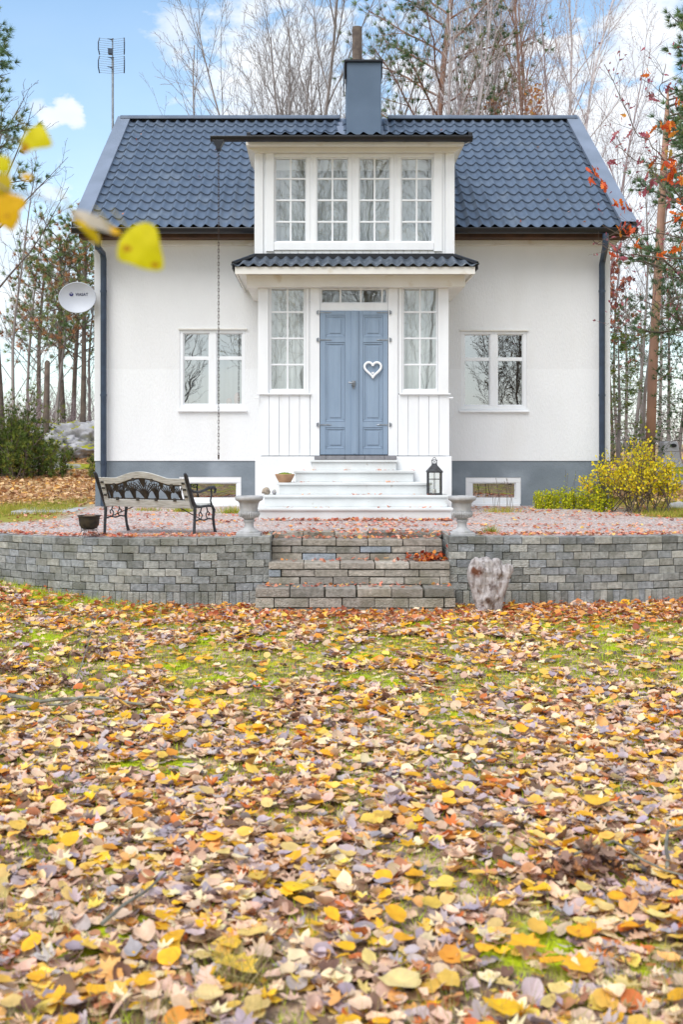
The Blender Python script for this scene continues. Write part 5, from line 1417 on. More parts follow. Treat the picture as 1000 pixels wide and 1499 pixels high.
x,y = shot(898,31); veg_tree('maple_tree', x,y, 5.2, .05, dict(SPARSE, n=[13,6,4], start=[.4,.2,.2]), 81, 'small tree with reddish brown leaves peeping out behind the right house wall', 'bark_dark', buds_fol([(3,(.60,.34,.28)),(2,(.70,.42,.30)),(1,(.5,.3,.3))], .13, .55, 'maple'), group='trees right of the house')

# -- oak boughs reaching in from the right
def oak():
    r = random.Random(91); D = 13.6; x0, y0 = 6.6, 13.9; g0 = terrZ(x0,y0)-.1
    t = thing('oak_tree', (x0,y0,g0), 'young oak at the right, thin boughs of orange and purple leaves over the roof corner', 'tree')
    mb = MB(); mb.tube([(x0,y0,g0),(x0+.05,y0,2),(x0,y0+.1,5),(x0-.1,y0+.1,8)], [.12,.10,.075,.03], 12)
    mb.build('trunk', 'bark_dark', t, smooth=True)
    mb = MB(); tw = []
    def bough(pp, Ds, rad):
        P = [Vector((sX(a,d), d, sZ(b,d))) for (a,b),d in zip(pp, Ds)]
        st = Vector((x0-.02, y0, P[0].z-.5)); P = [st, (st+P[0])/2+Vector((0,0,.05))]+P
        Q = []
        for i in range(len(P)-1):
            for k in range(4): Q.append(P[i].lerp(P[i+1], k/4)+rvec(r)*.012)
        Q.append(P[-1]); n = len(Q); mb.tube(Q, [rad*(1-.85*i/n)+.0025 for i in range(n)], 5, cap=False)
        for i in range(n//3, n-1):
            for rep in range(2):
                if r.random() < .5:
                    d = ((Q[i+1]-Q[i]).normalized()*.6 + rvec(r)*.7).normalized(); tt = []
                    grow(mb, Q[i], d, r.uniform(.15,.5), .004, 0, dict(depth=1, seg=[.1,.08], wob=[.15,.2], up=[.2,.1], n=[3], start=[.3], ang=[45], len=[.5], tap=[.3], rr=[.6], rmin=.002, endr=.4), r, tt, None)
                    tw.extend(tt)
    bough([(1010,378),(940,375),(900,368),(868,352)], [13.6]*4, .012)
    bough([(1010,352),(960,340),(925,348),(882,330)], [14.]*4, .010)
    bough([(1010,275),(990,250),(965,225),(930,190),(885,95),(880,88)][:5], [13.9]*5, .011)
    bough([(1010,240),(975,243),(930,236),(895,205)], [14.3]*4, .009)
    bough([(1010,425),(965,450),(935,440),(912,470)], [15.]*4, .010)
    bough([(1010,305),(985,290),(960,262),(962,205)], [13.2]*4, .009)
    bough([(1010,180),(985,165),(965,130),(975,95)], [13.2]*4, .009)
    bough([(1010,500),(980,395),(960,420),(935,355)], [14.2]*4, .009)
    mb.build('bough', 'bark_dark', t, smooth='all')
    # leaf clusters where the photograph shows them
    PAL = {'o': [(3,(.93,.48,.16)),(2,(.85,.36,.20)),(1,(.95,.62,.22))], 'p': [(3,(.66,.34,.40)),(2,(.72,.42,.42))], 'g': [(2,(.70,.55,.25)),(1,(.6,.5,.2))]}
    CL = [(872,250,13.6,'o',5),(868,265,13.6,'o',3),(885,270,13.6,'o',4),(901,297,13.7,'o',5),(916,303,13.7,'o',3),(922,308,13.7,'p',2),(917,335,13.8,'o',4),(925,343,13.8,'o',5),(907,340,13.8,'o',2),(931,357,13.8,'o',3),(891,243,13.6,'p',3),
          (912,177,14,'o',2),(898,196,14,'p',2),(921,197,14,'p',2),(943,200,14,'p',3),(956,192,14,'o',3),(943,112,13.9,'o',3),(953,118,13.9,'p',2),(951,136,13.9,'p',2),(960,145,13.9,'p',2),(980,130,13.9,'p',4),(985,122,13.9,'p',2),(975,113,13.9,'p',1),
          (939,243,14.2,'p',2),(955,238,14.2,'o',4),(952,262,14.2,'p',2),(942,282,14.2,'p',4),(955,268,14.2,'p',2),(978,225,13.2,'g',5),(980,190,13.2,'o',8),(975,185,13.2,'o',6),(980,245,13.2,'o',7),(990,245,13.2,'o',5),(985,258,13.3,'o',7),(997,262,13.3,'o',7),(974,262,13.3,'o',3),
          (995,318,13.2,'o',6),(988,322,13.2,'o',3),(978,300,13.4,'p',4),(995,360,13.4,'o',5),(990,366,13.4,'o',4),(966,372,13.6,'o',5),(899,362,13.7,'p',3),(902,375,13.7,'o',3),(915,380,13.9,'p',3),(938,329,14,'p',3),(993,150,13.4,'o',4),(999,300,13.3,'o',4)]
    for k in range(60): CL.append((r.uniform(865,1000), r.uniform(60,470), r.uniform(13.8,16), 'p', 1))
    P, pal, S = [], [], []
    for (a,b,d,c,n) in CL:
        for k in range(n):
            P.append((sX(a,d)+r.gauss(0,.028), d+r.gauss(0,.04), sZ(b,d)+r.gauss(0,.028))); pal.append(palette(1,PAL[c])[0]); S.append(r.uniform(.075,.125) if c != 'p' or n > 1 else r.uniform(.035,.06))
    leaves('crown', 'fol', P, S, np.array(pal), 'oak', parent=t, droop=True)
    if tw:
        sel = [p for p,_ in tw if r.random() < .22]; n = len(sel)
        leaves('withered_leaves', 'fol', np.array([tuple(p) for p in sel]), rng.uniform(.03,.06,n), palette(n,PAL['p']), 'oak', parent=t, droop=True)
oak()

# -- aspen twigs with yellow leaves close to the camera, upper left
def aspen():
    r = random.Random(17); D = 1.6; 
    t = thing('aspen_branch', (-.62, D+.05, 1.55), 'out-of-focus aspen twig with big yellow leaves hanging in at the upper left', 'branch')
    mb = MB()
    mb.tube([(-.62,D+.05,1.75),(-.55,D+.03,1.56),(-.50,D,1.44),(-.465,D,1.38),(-.455,D,1.335)], [.006,.005,.004,.003,.002], 6)
    mb.tube([(-.50,D,1.44),(-.47,D-.01,1.42),(-.44,D-.01,1.40),(-.40,D,1.395),(-.36,D,1.375),(-.34,D,1.36)], [.002,.0017,.0015,.0014,.0012,.001], 5)
    mb.tube([(-.53,D+.02,1.50),(-.48,D+.01,1.49),(-.42,D,1.47)], [.002,.0015,.001], 5)
    mb.build('twig', 'bark_grey', t, smooth=True)
    def leaf(out, c, curl=.12, ripple=.5, dots=()):
        """blade through measured outline points, cupped towards the camera, with a stalk and paler veins"""
        T = smooth_outline([(sX(p,D), sZ(q,D)) for p,q in out], 4); n = len(T); cx, cz = T.mean(0); W = np.ptp(T[:,0]); mbb = MB()
        rings = (1.,.86,.7,.5,.3); ph = r.uniform(0,6)
        def put(x, z):
            u, v = (x-cx)/W, (z-cz)/W; return (x, D+curl*W*(u*u+v*v)*2+.03*W*ripple*math.sin(9*u+ph)*math.cos(8*v), z)
        for k in rings:
            for (x,z) in T: mbb.v.append(put(cx+(x-cx)*k, cz+(z-cz)*k))
        mbb.v.append(put(cx,cz)); ci = len(mbb.v)-1
        def cc(q, i):
            P = mbb.v[q*n+i]; k = 1-.07*(q == 0)*r.random()-.05*(i % 7 == 0); cl = c
            for (dx_,dy__,rd) in dots:
                if math.hypot(P[0]-sX(dx_,D), P[2]-sZ(dy__,D)) < rd*D/F: cl = lin((.80,.55,.05))
            return tuple(v*k for v in cl)
        for q in range(len(rings)-1):
            for i in range(n): j = (i+1)%n; mbb.face((q*n+i,q*n+j,(q+1)*n+j,(q+1)*n+i), cc(q,i))
        for i in range(n): mbb.face(((len(rings)-1)*n+i,(len(rings)-1)*n+(i+1)%n,ci), cc(4,i))
        o = mbb.build('leaf', 'fol2', t, smooth='all'); k = int(np.argmin(T[:,0]-T[:,1])); s0 = Vector((T[k][0], D, T[k][1]))
        mb2 = MB(); mb2.tube([s0, s0+Vector((-.008,.0,.014)), s0+Vector((-.022,.004,.030))], .0011, 5, (.6,.5,.1)); mb2.build('stalk', 'fol2', o)
    Y = lin((.93,.88,.02)); O = lin((.99,.78,.04)); Y2 = lin((.95,.84,.10)); W_ = lin((.86,.82,.76))
    leaf([(29,220),(30,205),(44,189),(58,181),(67,190),(76,210),(70,216),(50,219),(36,224)], Y, dots=((35,219,6),))
    leaf([(171,366),(176,350),(190,334),(210,325),(226,331),(233,352),(238,392),(212,394),(190,386),(173,380)], Y, dots=((182,366,6),(232,388,5)))
    leaf([(-16,284),(6,282),(22,285),(37,292),(35,304),(29,309),(28,320),(17,337),(4,331),(-14,325)], O, dots=((11,319,4),))
    leaf([(-10,262),(2,254),(14,257),(17,272),(13,286),(0,287),(-10,280)], lin((.82,.72,.06)))
    leaf([(-10,232),(4,228),(14,236),(15,250),(6,254),(-8,248)], Y)
    leaf([(30,258),(38,254),(47,258),(44,265),(36,264)], O); leaf([(103,308),(110,306),(135,313),(160,326),(174,340),(164,342),(140,335),(112,326)], W_, .3)
    leaf([(104,307),(114,310),(118,322),(140,338),(142,354),(132,350),(118,334),(106,322)], lin((.93,.80,.12)), .5); leaf([(160,333),(172,336),(178,343),(166,343)], O)
aspen()

# -- juniper, left
def juniper():
    r = random.Random(23); x,y = shot(18,24); g0 = terrZ(x,y)-.05
    t = thing('juniper', (x,y,g0), 'dark green juniper with upright spires at the left edge in front of the boulders', 'shrub')
    mb = MB(); tips = []
    for k in range(75):
        a = r.random()*6.28; rr_ = abs(r.gauss(0,.75)); bx, by = x+rr_*math.cos(a)*1.0, y+rr_*math.sin(a)*.8
        h = (1.0+.3*r.random())*max(.4, 1.05-rr_*.45) if k > 8 else r.uniform(1.4,1.95)
        if k <= 8: bx = sX(r.choice((8,20,34,41)),24)+r.gauss(0,.08)
        grow(mb, Vector((bx,by,g0)), Vector((r.gauss(0,.25),r.gauss(0,.2),1)).normalized(), h, .02, 0, dict(depth=1, seg=[.15,.1], wob=[.08,.12], up=[.1,.3], n=[16], start=[.05], ang=[48], len=[.26], tap=[.5], rr=[.5], rmin=.004, endr=.3), r, tips, None)
    mb.build('stem', 'bark_dark', t); needles_fol([(3,(.38,.46,.18)),(2,(.48,.54,.20)),(2,(.30,.38,.16)),(1,(.58,.58,.24))], 14, .10, .013, 1., .01, .8, name='foliage')(t, tips, r)
juniper()
# -- yellow shrub at the right corner of the house
def yellow_bush():
    r = random.Random(27); x,y = shot(938,16.5); g0 = terrZ(x,y)
    t = thing('yellow_shrub', (x,y,g0-.02), 'big loose shrub with bright yellow autumn leaves at the right corner of the house', 'shrub')
    mb = MB(); tips = []
    for k in range(40):
        a = r.uniform(-1,1); bx = x+r.gauss(0,.28)-.04; by = y+r.gauss(0,.16)
        d = Vector((a*.75, r.gauss(0,.3), 1)).normalized(); h = r.uniform(.58,.98)*(1-.18*abs(a))
        grow(mb, Vector((bx,by,g0-.02)), d, h, .009, 0, dict(depth=2, seg=[.15,.12,.08], wob=[.09,.13,.16], up=[.1,.15,.1], n=[8,4], start=[.28,.2], ang=[38,40], len=[.42,.5], tap=[.3,.3], rr=[.55,.6], rmin=.0022, endr=.35), r, tips, None)
    mb.build('stem', 'bark_dark', t)
    pal = [(6,(.97,.88,.10)),(3,(.90,.84,.14)),(1,(.96,.78,.20)),(1,(.76,.78,.18))]
    P = [tuple(p+rvec(r)*.022) for p,_ in tips for q in range(3) if (p.z > g0+.30 or r.random() < .35) and r.random() < .36+.35*mnoise.noise(Vector((p.x*5,p.y*5,p.z*5)))]; n = len(P)
    leaves('foliage', 'fol', np.array(P)+rng.normal(0,.02,(n,3)), rng.uniform(.020,.042,n), palette(n,pal), 'round', parent=t, droop=True)
yellow_bush()
# leafy light-green plants at the wall foot
def clump(px0, px1, D, n, h, seed, lab, pal, name='leafy_plant', leafs=.03, tall=0, cat='plant'):
    r = random.Random(seed); x = sX((px0+px1)/2,D); g0 = terrZ(x,D); t = thing(name, (x,D,g0), lab, cat)
    mb = MB(); P = []
    for k in range(n+tall):
        bx = r.uniform(sX(px0,D),sX(px1,D)); by = D+r.uniform(-.12,.12); hh = h*r.uniform(.5,1.25) if k < n else h*r.uniform(1.7,2.3)
        pts = [Vector((bx,by,g0))]
        for i in range(5): pts.append(pts[-1]+Vector((r.gauss(0,.012),r.gauss(0,.012),hh/5)))
        mb.tube(pts, .0025, 3, cap=False)
        for i in range(1,6):
            for q in range(7 if k < n else 2): P.append(tuple(pts[i]+rvec(r)*.014+Vector((0,0,-r.random()*hh/5))))
    mb.build('stem', 'bark_dark', t); m_ = len(P)
    leaves('foliage', 'fol', np.array(P), rng.uniform(leafs*.5,leafs*.95,m_), palette(m_,pal), 'round', parent=t, droop=True)
LG = [(5,(.86,.88,.10)),(3,(.74,.78,.10)),(1,(.92,.86,.2)),(1,(.55,.62,.14))]
clump(784,822,17.15,60,.24,1,'low yellow-green leafy plants along the plinth, nearest the basement window', LG)
clump(824,868,17.1,70,.26,2,'low yellow-green leafy plants along the plinth, left of the right downpipe', LG, tall=7)
clump(868,898,16.6,34,.36,3,'loose green plant in front of the right downpipe and shrub', LG, leafs=.035)
def grass_tuft(px, py_base, D, w, h, n, lab, pal, seed, name='grass_tuft', zf=terrZ):
    x = sX(px,D); g0 = zf(x,D); P = np.stack([x+rng.normal(0,w,n), D+rng.normal(0,w*.6,n), np.full(n,g0-.01)],1)
    d = np.stack([(P[:,0]-x)/max(w,.01)*.25, rng.normal(0,.15,n), np.ones(n)],1)
    V,Fc,C = blades(P, d, h, .008, palette(n,pal), 1, .22)
    o = np_mesh(name, V, Fc, C, 'needle', loc=(x,D,g0)); tag(o, lab, 'grass tuft', 'small grass tufts growing in the gravel'); return o
GP = [(3,(.62,.68,.14)),(2,(.52,.60,.14)),(2,(.75,.72,.25)),(1,(.8,.6,.3))]
grass_tuft(718,783,12.95,.035,.11,150,'bright green grass tuft in the gravel just right of the right urn',GP,1)
grass_tuft(268,757,16.6,.07,.13,260,'grass tuft at the plinth seen under the middle of the bench',GP,2)
grass_tuft(218,755,16.8,.12,.07,200,'low grass tuft at the plinth seen between the bench legs',GP,3)
grass_tuft(337,755,16.3,.08,.13,220,'grass tuft at the plinth between bench and left urn',GP,4)
grass_tuft(735,752,16.5,.12,.10,220,'dry yellow grass tuft beneath the right basement window',[(2,(.78,.72,.3)),(1,(.6,.62,.2))],5)
# dry stalks in front of the right basement window
x = sX(745,16.6); t = thing('dry_stalks', (x,16.6,0), 'thin dry plant stalks in front of the right basement window', 'plant'); mb = MB(); r = random.Random(3)
for k in range(9):
    bx = sX(r.uniform(712,760),16.6); mb.tube([(bx,16.6,0),(bx+r.gauss(0,.02),16.6,.2),(bx+r.gauss(0,.05),16.58,r.uniform(.3,.52))], .003, 4)
mb.build('stem', 'bark_dark', t)

# ================================================================ LEAF LITTER AND GRASS
def dens(x, y):       # 0..1: where leaves lie thick; moss patches show between them
    m = .5*mnoise.noise(Vector((x*.9, y*.6, 5.))) + 1.1*mnoise.noise(Vector((x*3.4,y*2.5,1.)))
    far = sm(5.2,8.5,y)*(1-.75*sm(11.2,12.2,y)*sm(-2.,-.5,x))
    return (1 - far*.93*sm(-.08,.12,m+.17*far) - (1-far)*.7*sm(.16,.34,m))*(1-.6*sm(1.1,.2,abs(y-wallY(x)))*sm(-2.2,-3.2,x))
LIT = [(20,(.93,.80,.68)),(17,(.88,.74,.64)),(12,(.78,.71,.71)),(8,(.69,.64,.67)),(11,(.97,.89,.72)),(5,(.98,.84,.40)),(4,(.97,.76,.18)),(6,(.93,.70,.42)),(5,(.78,.55,.40)),(6,(.50,.38,.31)),(3,(.84,.47,.23))]
parts = []
def scatter(n, ymin, ymax, dfun, s0, s1, pal, lift, kinds, tilt=.3, curl=.5):
    out = []
    while len(out) < n:
        y = math.sqrt(rnd.uniform(ymin**2, ymax**2)); x = rnd.uniform(-.29*y-.35, .33*y+.35)
        if y > wallY(x)-.03 and not (-.55 < x < 1.4 and y < 12.0): continue
        if y > 11.98 and -.72 < x < 1.46: continue
        if rnd.random() < dfun(x,y): out.append((x,y,lawnZ(x,y)+rnd.uniform(*lift)))
    P = np.array(out); i = rng.choice(len(kinds), n, p=[k[1] for k in kinds])
    for q,(kd,_) in enumerate(kinds):
        m = i == q
        if m.any(): parts.append(leaves('', '', P[m], rng.uniform(s0,s1,m.sum()), palette(m.sum(),pal), kd, tilt, curl=curl, build=False))
K1 = [('round',.5),('maple',.28),('oak',.12),('narrow',.10)]
scatter(20500, 2.4, 14.2, dens, .040, .092, LIT, (.004,.022), K1, .24, .9)
scatter(11500, 2.4, 14.2, dens, .040, .088, LIT, (.012,.045), K1, .42, 1.3)
scatter(1800, 2.4, 12.6, lambda x,y: .5+.5*dens(x,y), .055, .10, [(3,(.93,.76,.34)),(3,(.95,.72,.16)),(2,(.92,.80,.50)),(1,(.88,.6,.2))], (.03,.055), [('round',.75),('maple',.25)], .33, .6)
scatter(1900, 10.2, 14.2, lambda x,y: sm(10.4,12,y)*(.25+.75*sm(-2.6,-.8,x)), .045, .075, [(3,(.80,.50,.28)),(2,(.70,.36,.22)),(2,(.88,.62,.3)),(1,(.62,.34,.24))], (.02,.07), [('round',.5),('oak',.5)], .5, .8)
V,Fc,C = merge(parts); o = np_mesh('leaf_litter', V, Fc, C, 'litter', loc=(0,7,-.75)); tag(o, 'thick layer of fallen pinkish, grey and yellow leaves covering the lawn', 'fallen leaves', kind='stuff')
# leaves on gravel, steps and slope
parts = []
RED = [(4,(.88,.58,.48)),(2,(.80,.42,.34)),(4,(.92,.70,.60)),(2,(.90,.60,.34)),(1,(.94,.78,.45)),(2,(.70,.42,.36))]
def scat2(n, f, s0, s1, pal, tilt=.3, kinds=('round','oak','maple')):
    P = []
    while len(P) < n:
        p = f()
        if p is not None: P.append(p)
    P = np.array(P); k = rng.integers(0,len(kinds),n)
    for q,kd in enumerate(kinds):
        m = k == q
        if m.any(): parts.append(leaves('', '', P[m], rng.uniform(s0,s1,m.sum()), palette(m.sum(),pal), kd, tilt, build=False))
def gravel_pt():
    y = rnd.uniform(12.6,17.5); x = rnd.uniform(-.30*y-.3,.34*y+.3)
    if y < wallY(x)+.15 or (y > 14.9 and -.95 < x < 1.85): return None
    if mnoise.noise(Vector((x*.9,y*1.6,2))) + .35*mnoise.noise(Vector((x*4,y*4,2))) < rnd.uniform(-.25,.35): return None
    return (x,y,terrZ(x,y)+rnd.uniform(.004,.018))
scat2(3000, gravel_pt, .025, .06, RED, .35)
scat2(420, lambda: (rnd.uniform(-.8,1.7), 14.93-abs(rnd.gauss(0,.10)), rnd.uniform(.005,.03)), .035, .065, RED, .5)
scat2(900, lambda: ((lambda x: (x, wallY(x)+rnd.uniform(.16,.5), terrZ(x,wallY(x)+.3)+rnd.uniform(.005,.02)))(rnd.choice((rnd.uniform(-4.2,-.6),rnd.uniform(1.5,4.6))))), .03, .06, RED, .4)
for (D, z, xa, xb, n) in ((12.88,-.058,-.5,1.3,150),(12.56,-.283,-.52,1.38,60),(12.25,-.522,-.66,1.40,90),(13.12,.0,-.4,1.3,60)):
    scat2(n, lambda: (rnd.uniform(xa,xb), D-.12+rnd.uniform(-.02,.22), z+rnd.uniform(.005,.03)), .03, .06, RED, .6)
scat2(130, lambda: (1.17+rnd.gauss(0,.10), 12.55+rnd.uniform(-.06,.1), -.283+abs(rnd.gauss(0,.045))), .035, .06, [(3,(.80,.38,.18)),(2,(.62,.26,.18)),(1,(.9,.55,.2))], 1.)
for (D, a, b, z) in [(s_[0],s_[1],s_[2],s_[3]) for s_ in STEP[:4]]:
    for _ in range(5):
        c = rnd.uniform(sX(a,D)+.1,sX(b,D)-.1)
        scat2(rnd.randint(2,7), lambda: (c+rnd.gauss(0,.07), D+rnd.uniform(.02,.2), z+.008), .025, .05, RED, .4)
def roof_pt():
    x = rnd.uniform(RX0+.3, RX1-.3); t = rnd.random()**2*.9; y = EY+.05+(RY-EY)*t
    if BX0-.2 < x < BX1+.2: return None
    return (x, y, EZ+(RZ-EZ)*t+.075)
scat2(26, roof_pt, .04, .07, RED, .7)
V,Fc,C = merge(parts); o = np_mesh('gravel_leaves', V, Fc, C, 'litter', loc=(0,14,0)); tag(o, 'small red and orange leaves blown over gravel, steps and roof', 'fallen leaves', kind='stuff')
parts = []
BRN = [(4,(.84,.70,.52)),(3,(.76,.59,.43)),(3,(.90,.77,.58)),(2,(.62,.46,.35)),(1,(.92,.72,.38))]
def slope_pt():
    side = rnd.random() < .7; y = rnd.uniform(17.5,31)
    x = rnd.uniform(-.31*y-.3,-3.6) if side else rnd.uniform(4.6,.34*y+.3)
    if rnd.random() > sm(16.8,19.5,y+1.5*mnoise.noise(Vector((x*.8,y*.4,4)))): return None
    return (x,y,terrZ(x,y)+rnd.uniform(.005,.04))
scat2(11000, slope_pt, .06, .12, BRN, .5)
V,Fc,C = merge(parts); o = np_mesh('slope_leaves', V, Fc, C, 'litter', loc=(0,22,0)); tag(o, 'brown leaves covering the slope behind and beside the house', 'fallen leaves', kind='stuff')
# grass and moss blades
P, H = [], []
while len(P) < 78000:
    y = math.sqrt(rnd.uniform(2.4**2,14.2**2)); x = rnd.uniform(-.29*y-.3,.33*y+.3)
    if y > wallY(x)-.02 or (y > 11.98 and -.7 < x < 1.45): continue
    dn = dens(x,y); e = sm(.8,.0,abs(y-wallY(x)))*sm(-1.,-3.,x)
    if rnd.random() < (1-dn)**1.1+.05+.10*sm(8,4,y)+.7*e: P.append((x,y,lawnZ(x,y)-.004)); H.append(rnd.uniform(.025,.06)+.07*e*rnd.random())
P = np.array(P); n = len(P)
V,Fc,C = blades(P, np.tile((0,0,1.),(n,1)), np.array(H), .0055, palette(n,[(4,(.72,.81,.10)),(3,(.82,.88,.14)),(2,(.60,.68,.14)),(1,(.84,.80,.36))]), 1, .55)
o = np_mesh('lawn_grass', V, Fc, C, 'needle', loc=(0,7,-.75)); tag(o, 'patches of bright yellow-green moss and grass between the fallen leaves', 'grass', kind='stuff')
# long dry grass in the foreground, and at the foot of the left wall and slope
P, H, W_ = [], [], []
for (cx, cy, w_, n_, h_) in ((-.28,3.75,.06,110,.26),(-.55,3.3,.15,160,.2),(.55,3.5,.2,160,.18),(1.05,3.7,.15,160,.16),(-1.0,4.2,.2,120,.2),(.1,3.2,.3,220,.16),(-.1,3.15,.2,200,.20),(.95,3.1,.2,260,.2),(-.75,3.35,.25,260,.2),(1.2,3.6,.3,220,.18),(.4,4.4,.4,200,.12)):
    for _ in range(n_):
        x = cx+rnd.gauss(0,w_); y = cy+rnd.gauss(0,w_*.7); P.append((x,y,lawnZ(x,y))); H.append(h_*rnd.uniform(.4,1.1))
P = np.array(P); n = len(P); V,Fc,C = blades(P, np.tile((0,0,1.),(n,1)), np.array(H), .0035, palette(n,[(3,(.72,.66,.42)),(2,(.58,.58,.28)),(1,(.8,.74,.55))]), 1, .45)
o = np_mesh('dry_grass', V, Fc, C, 'needle', loc=(0,3.5,-.75)); tag(o, 'thin dry grass blades standing up between the nearest leaves', 'grass', kind='stuff')
P = []; 
while len(P) < 9000:
    y = rnd.uniform(15.6,20); x = rnd.uniform(-.30*y-.4,-3.75) if rnd.random() < .6 else rnd.uniform(4.5,.33*y+.3)
    if mnoise.noise(Vector((x*.7,y*.8,6)))+.55-abs(y-17.2)*.28 > rnd.random()*.7: P.append((x,y,terrZ(x,y)-.01))
P = np.array(P); n = len(P); V,Fc,C = blades(P, np.tile((0,0,1.),(n,1)), np.full(n,.09), .009, palette(n,[(3,(.66,.66,.22)),(2,(.76,.68,.32)),(2,(.52,.56,.18))]), 1, .5)
o = np_mesh('slope_grass', V, Fc, C, 'needle', loc=(0,17,0)); tag(o, 'short yellow-green grass on the slope beyond the gravel', 'grass', kind='stuff')

# single conspicuous leaves on the lawn, each where the photograph shows it
BL = [(737,1472,56,'largest deep yellow leaf, near the bottom edge right of the middle',(.97,.76,.12),'round'),(432,1296,40,'bright yellow heart-shaped leaf lying alone left of the middle foreground',(.97,.80,.16),'round'),
 (345,1412,66,'big pale yellow lobed leaf in the left foreground',(.96,.80,.30),'maple'),(338,1380,38,'yellow upright leaf touching the big pale lobed leaf',(.95,.76,.22),'round'),(368,1362,46,'cream-yellow leaf above the big pale lobed leaf',(.94,.80,.46),'round'),
 (768,1381,52,'broad golden lobed leaf in the right foreground',(.96,.72,.16),'maple'),(848,1365,38,'golden leaf right of the broad golden lobed leaf',(.96,.70,.14),'round'),(848,1412,50,'yellow lobed leaf below the golden one at the lower right',(.96,.72,.16),'maple'),
 (648,1292,40,'pale yellow oval leaf just right of the centre of the lawn',(.96,.84,.40),'round'),(925,1356,34,'deep orange-yellow leaf close to the right edge',(.97,.66,.10),'round'),(903,1312,34,'orange-yellow leaf beside the dark dead leaf heap',(.97,.70,.14),'round'),
 (588,1436,58,'large cream leaf at the bottom centre',(.93,.84,.58),'round'),(875,1172,50,'wide yellow leaf at the right, halfway down the lawn',(.95,.76,.24),'maple'),(213,1432,40,'curled golden leaf at the lower left',(.95,.72,.16),'round'),
 (248,995,20,'small bright yellow leaf near the fallen stick',(.96,.78,.14),'round'),(624,1075,30,'yellow leaf in the middle of the lawn, between wall and foreground',(.95,.76,.18),'maple'),(305,1455,44,'broad cream leaf at the bottom left of the middle',(.93,.82,.58),'round'),(683,1153,34,'pale yellow leaf right of centre in the mid lawn',(.95,.84,.42),'round')]
for (px,py,wpx,lab,c,kd) in BL:
    D = 1.79*F/(py-645); x = sX(px,D); z = lawnZ(x,D)+.055; D = (EYE-z)*F/(py-645); x = sX(px,D)
    o = fine_leaf('fallen_leaf', (x,D,z), wpx*D/F*1.05, lin(c), kd, px)
    tag(o, lab, 'leaf', 'large single leaves lying on top of the litter')
# sticks
def stick(name, pts, rad, lab, m='twig', cat='stick', twigs=()):
    P = []
    for (px,py,h) in pts:
        D = 1.79*F/(py-645); P.append(Vector((sX(px,D), D, lawnZ(sX(px,D),D)+h)))
    t = thing(name, P[0], lab, cat); Q = []
    for i in range(len(P)-1):
        for k in range(4): Q.append(P[i].lerp(P[i+1],k/4)+rvec(rnd)*.003)
    Q.append(P[-1]); mb = MB(); n = len(Q); mb.tube(Q, [rad*(1-.55*i/n) for i in range(n)], 8); mb.build('stick_wood', m, t, smooth=True)
stick('fallen_branch', [(-30,1022,.06),(60,1035,.05),(130,1031,.06),(212,1040,.05)], .016, 'long grey-green fallen branch lying on the leaves at the left edge')
stick('fallen_branch', [(-30,1044,.05),(40,1043,.05),(100,1040,.05),(118,1032,.06)], .010, 'thinner grey branch lying just below the long one at the left edge')
stick('twig', [(150,1365,.05),(195,1333,.06),(243,1298,.07)], .008, 'pale straight twig on the leaves at the lower left')
stick('twig', [(106,1012,.02),(122,978,.08),(134,945,.14)], .006, 'thin twig sticking up through the brown dead leaves at the left')
stick('twig', [(820,1275,.06),(900,1265,.10),(960,1290,.07),(1010,1300,.05)], .007, 'thin grey twig arching over the dead leaf heap at the right')
stick('twig', [(975,1280,.03),(978,1245,.09),(1010,1240,.1)], .009, 'bent bluish grey twig at the right edge of the lawn')
stick('twig', [(685,1112,.04),(700,1133,.04)], .008, 'short grey twig right of the middle of the lawn')
# heaps of dark dead leaves
def heap(px, py, n, w, h, lab, pal):
    D = 1.79*F/(py-645); x = sX(px,D); z = lawnZ(x,D)
    P = np.stack([x+rng.normal(0,w,n), D+rng.normal(0,w*.6,n), np.zeros(n)],1); rr_ = np.hypot((P[:,0]-x)/w,(P[:,1]-D)/(w*.6)); P[:,2] = z+.02+h*np.exp(-rr_**2*.6)*rng.uniform(.2,1.,n)
    o = leaves('dead_leaf_heap', 'litter', P, rng.uniform(.05,.09,n), palette(n,pal), 'oak', 1.1, loc=(x,D,z), curl=1.6); tag(o, lab, 'leaf heap')
DK = [(3,(.54,.42,.36)),(3,(.62,.50,.43)),(1,(.40,.30,.26)),(1,(.72,.48,.32))]
heap(862,1290,110,.10,.16,'heap of dark brown curled dead leaves at the right of the lawn',DK)
heap(136,962,40,.10,.15,'dark curled dead leaves around an upright twig on the left of the lawn',DK)
heap(78,1004,30,.10,.09,'small brown clump of dead leaves above the long fallen branch',DK)
heap(4,985,30,.10,.13,'dark dead leaf clump cut by the left edge of the lawn',DK)

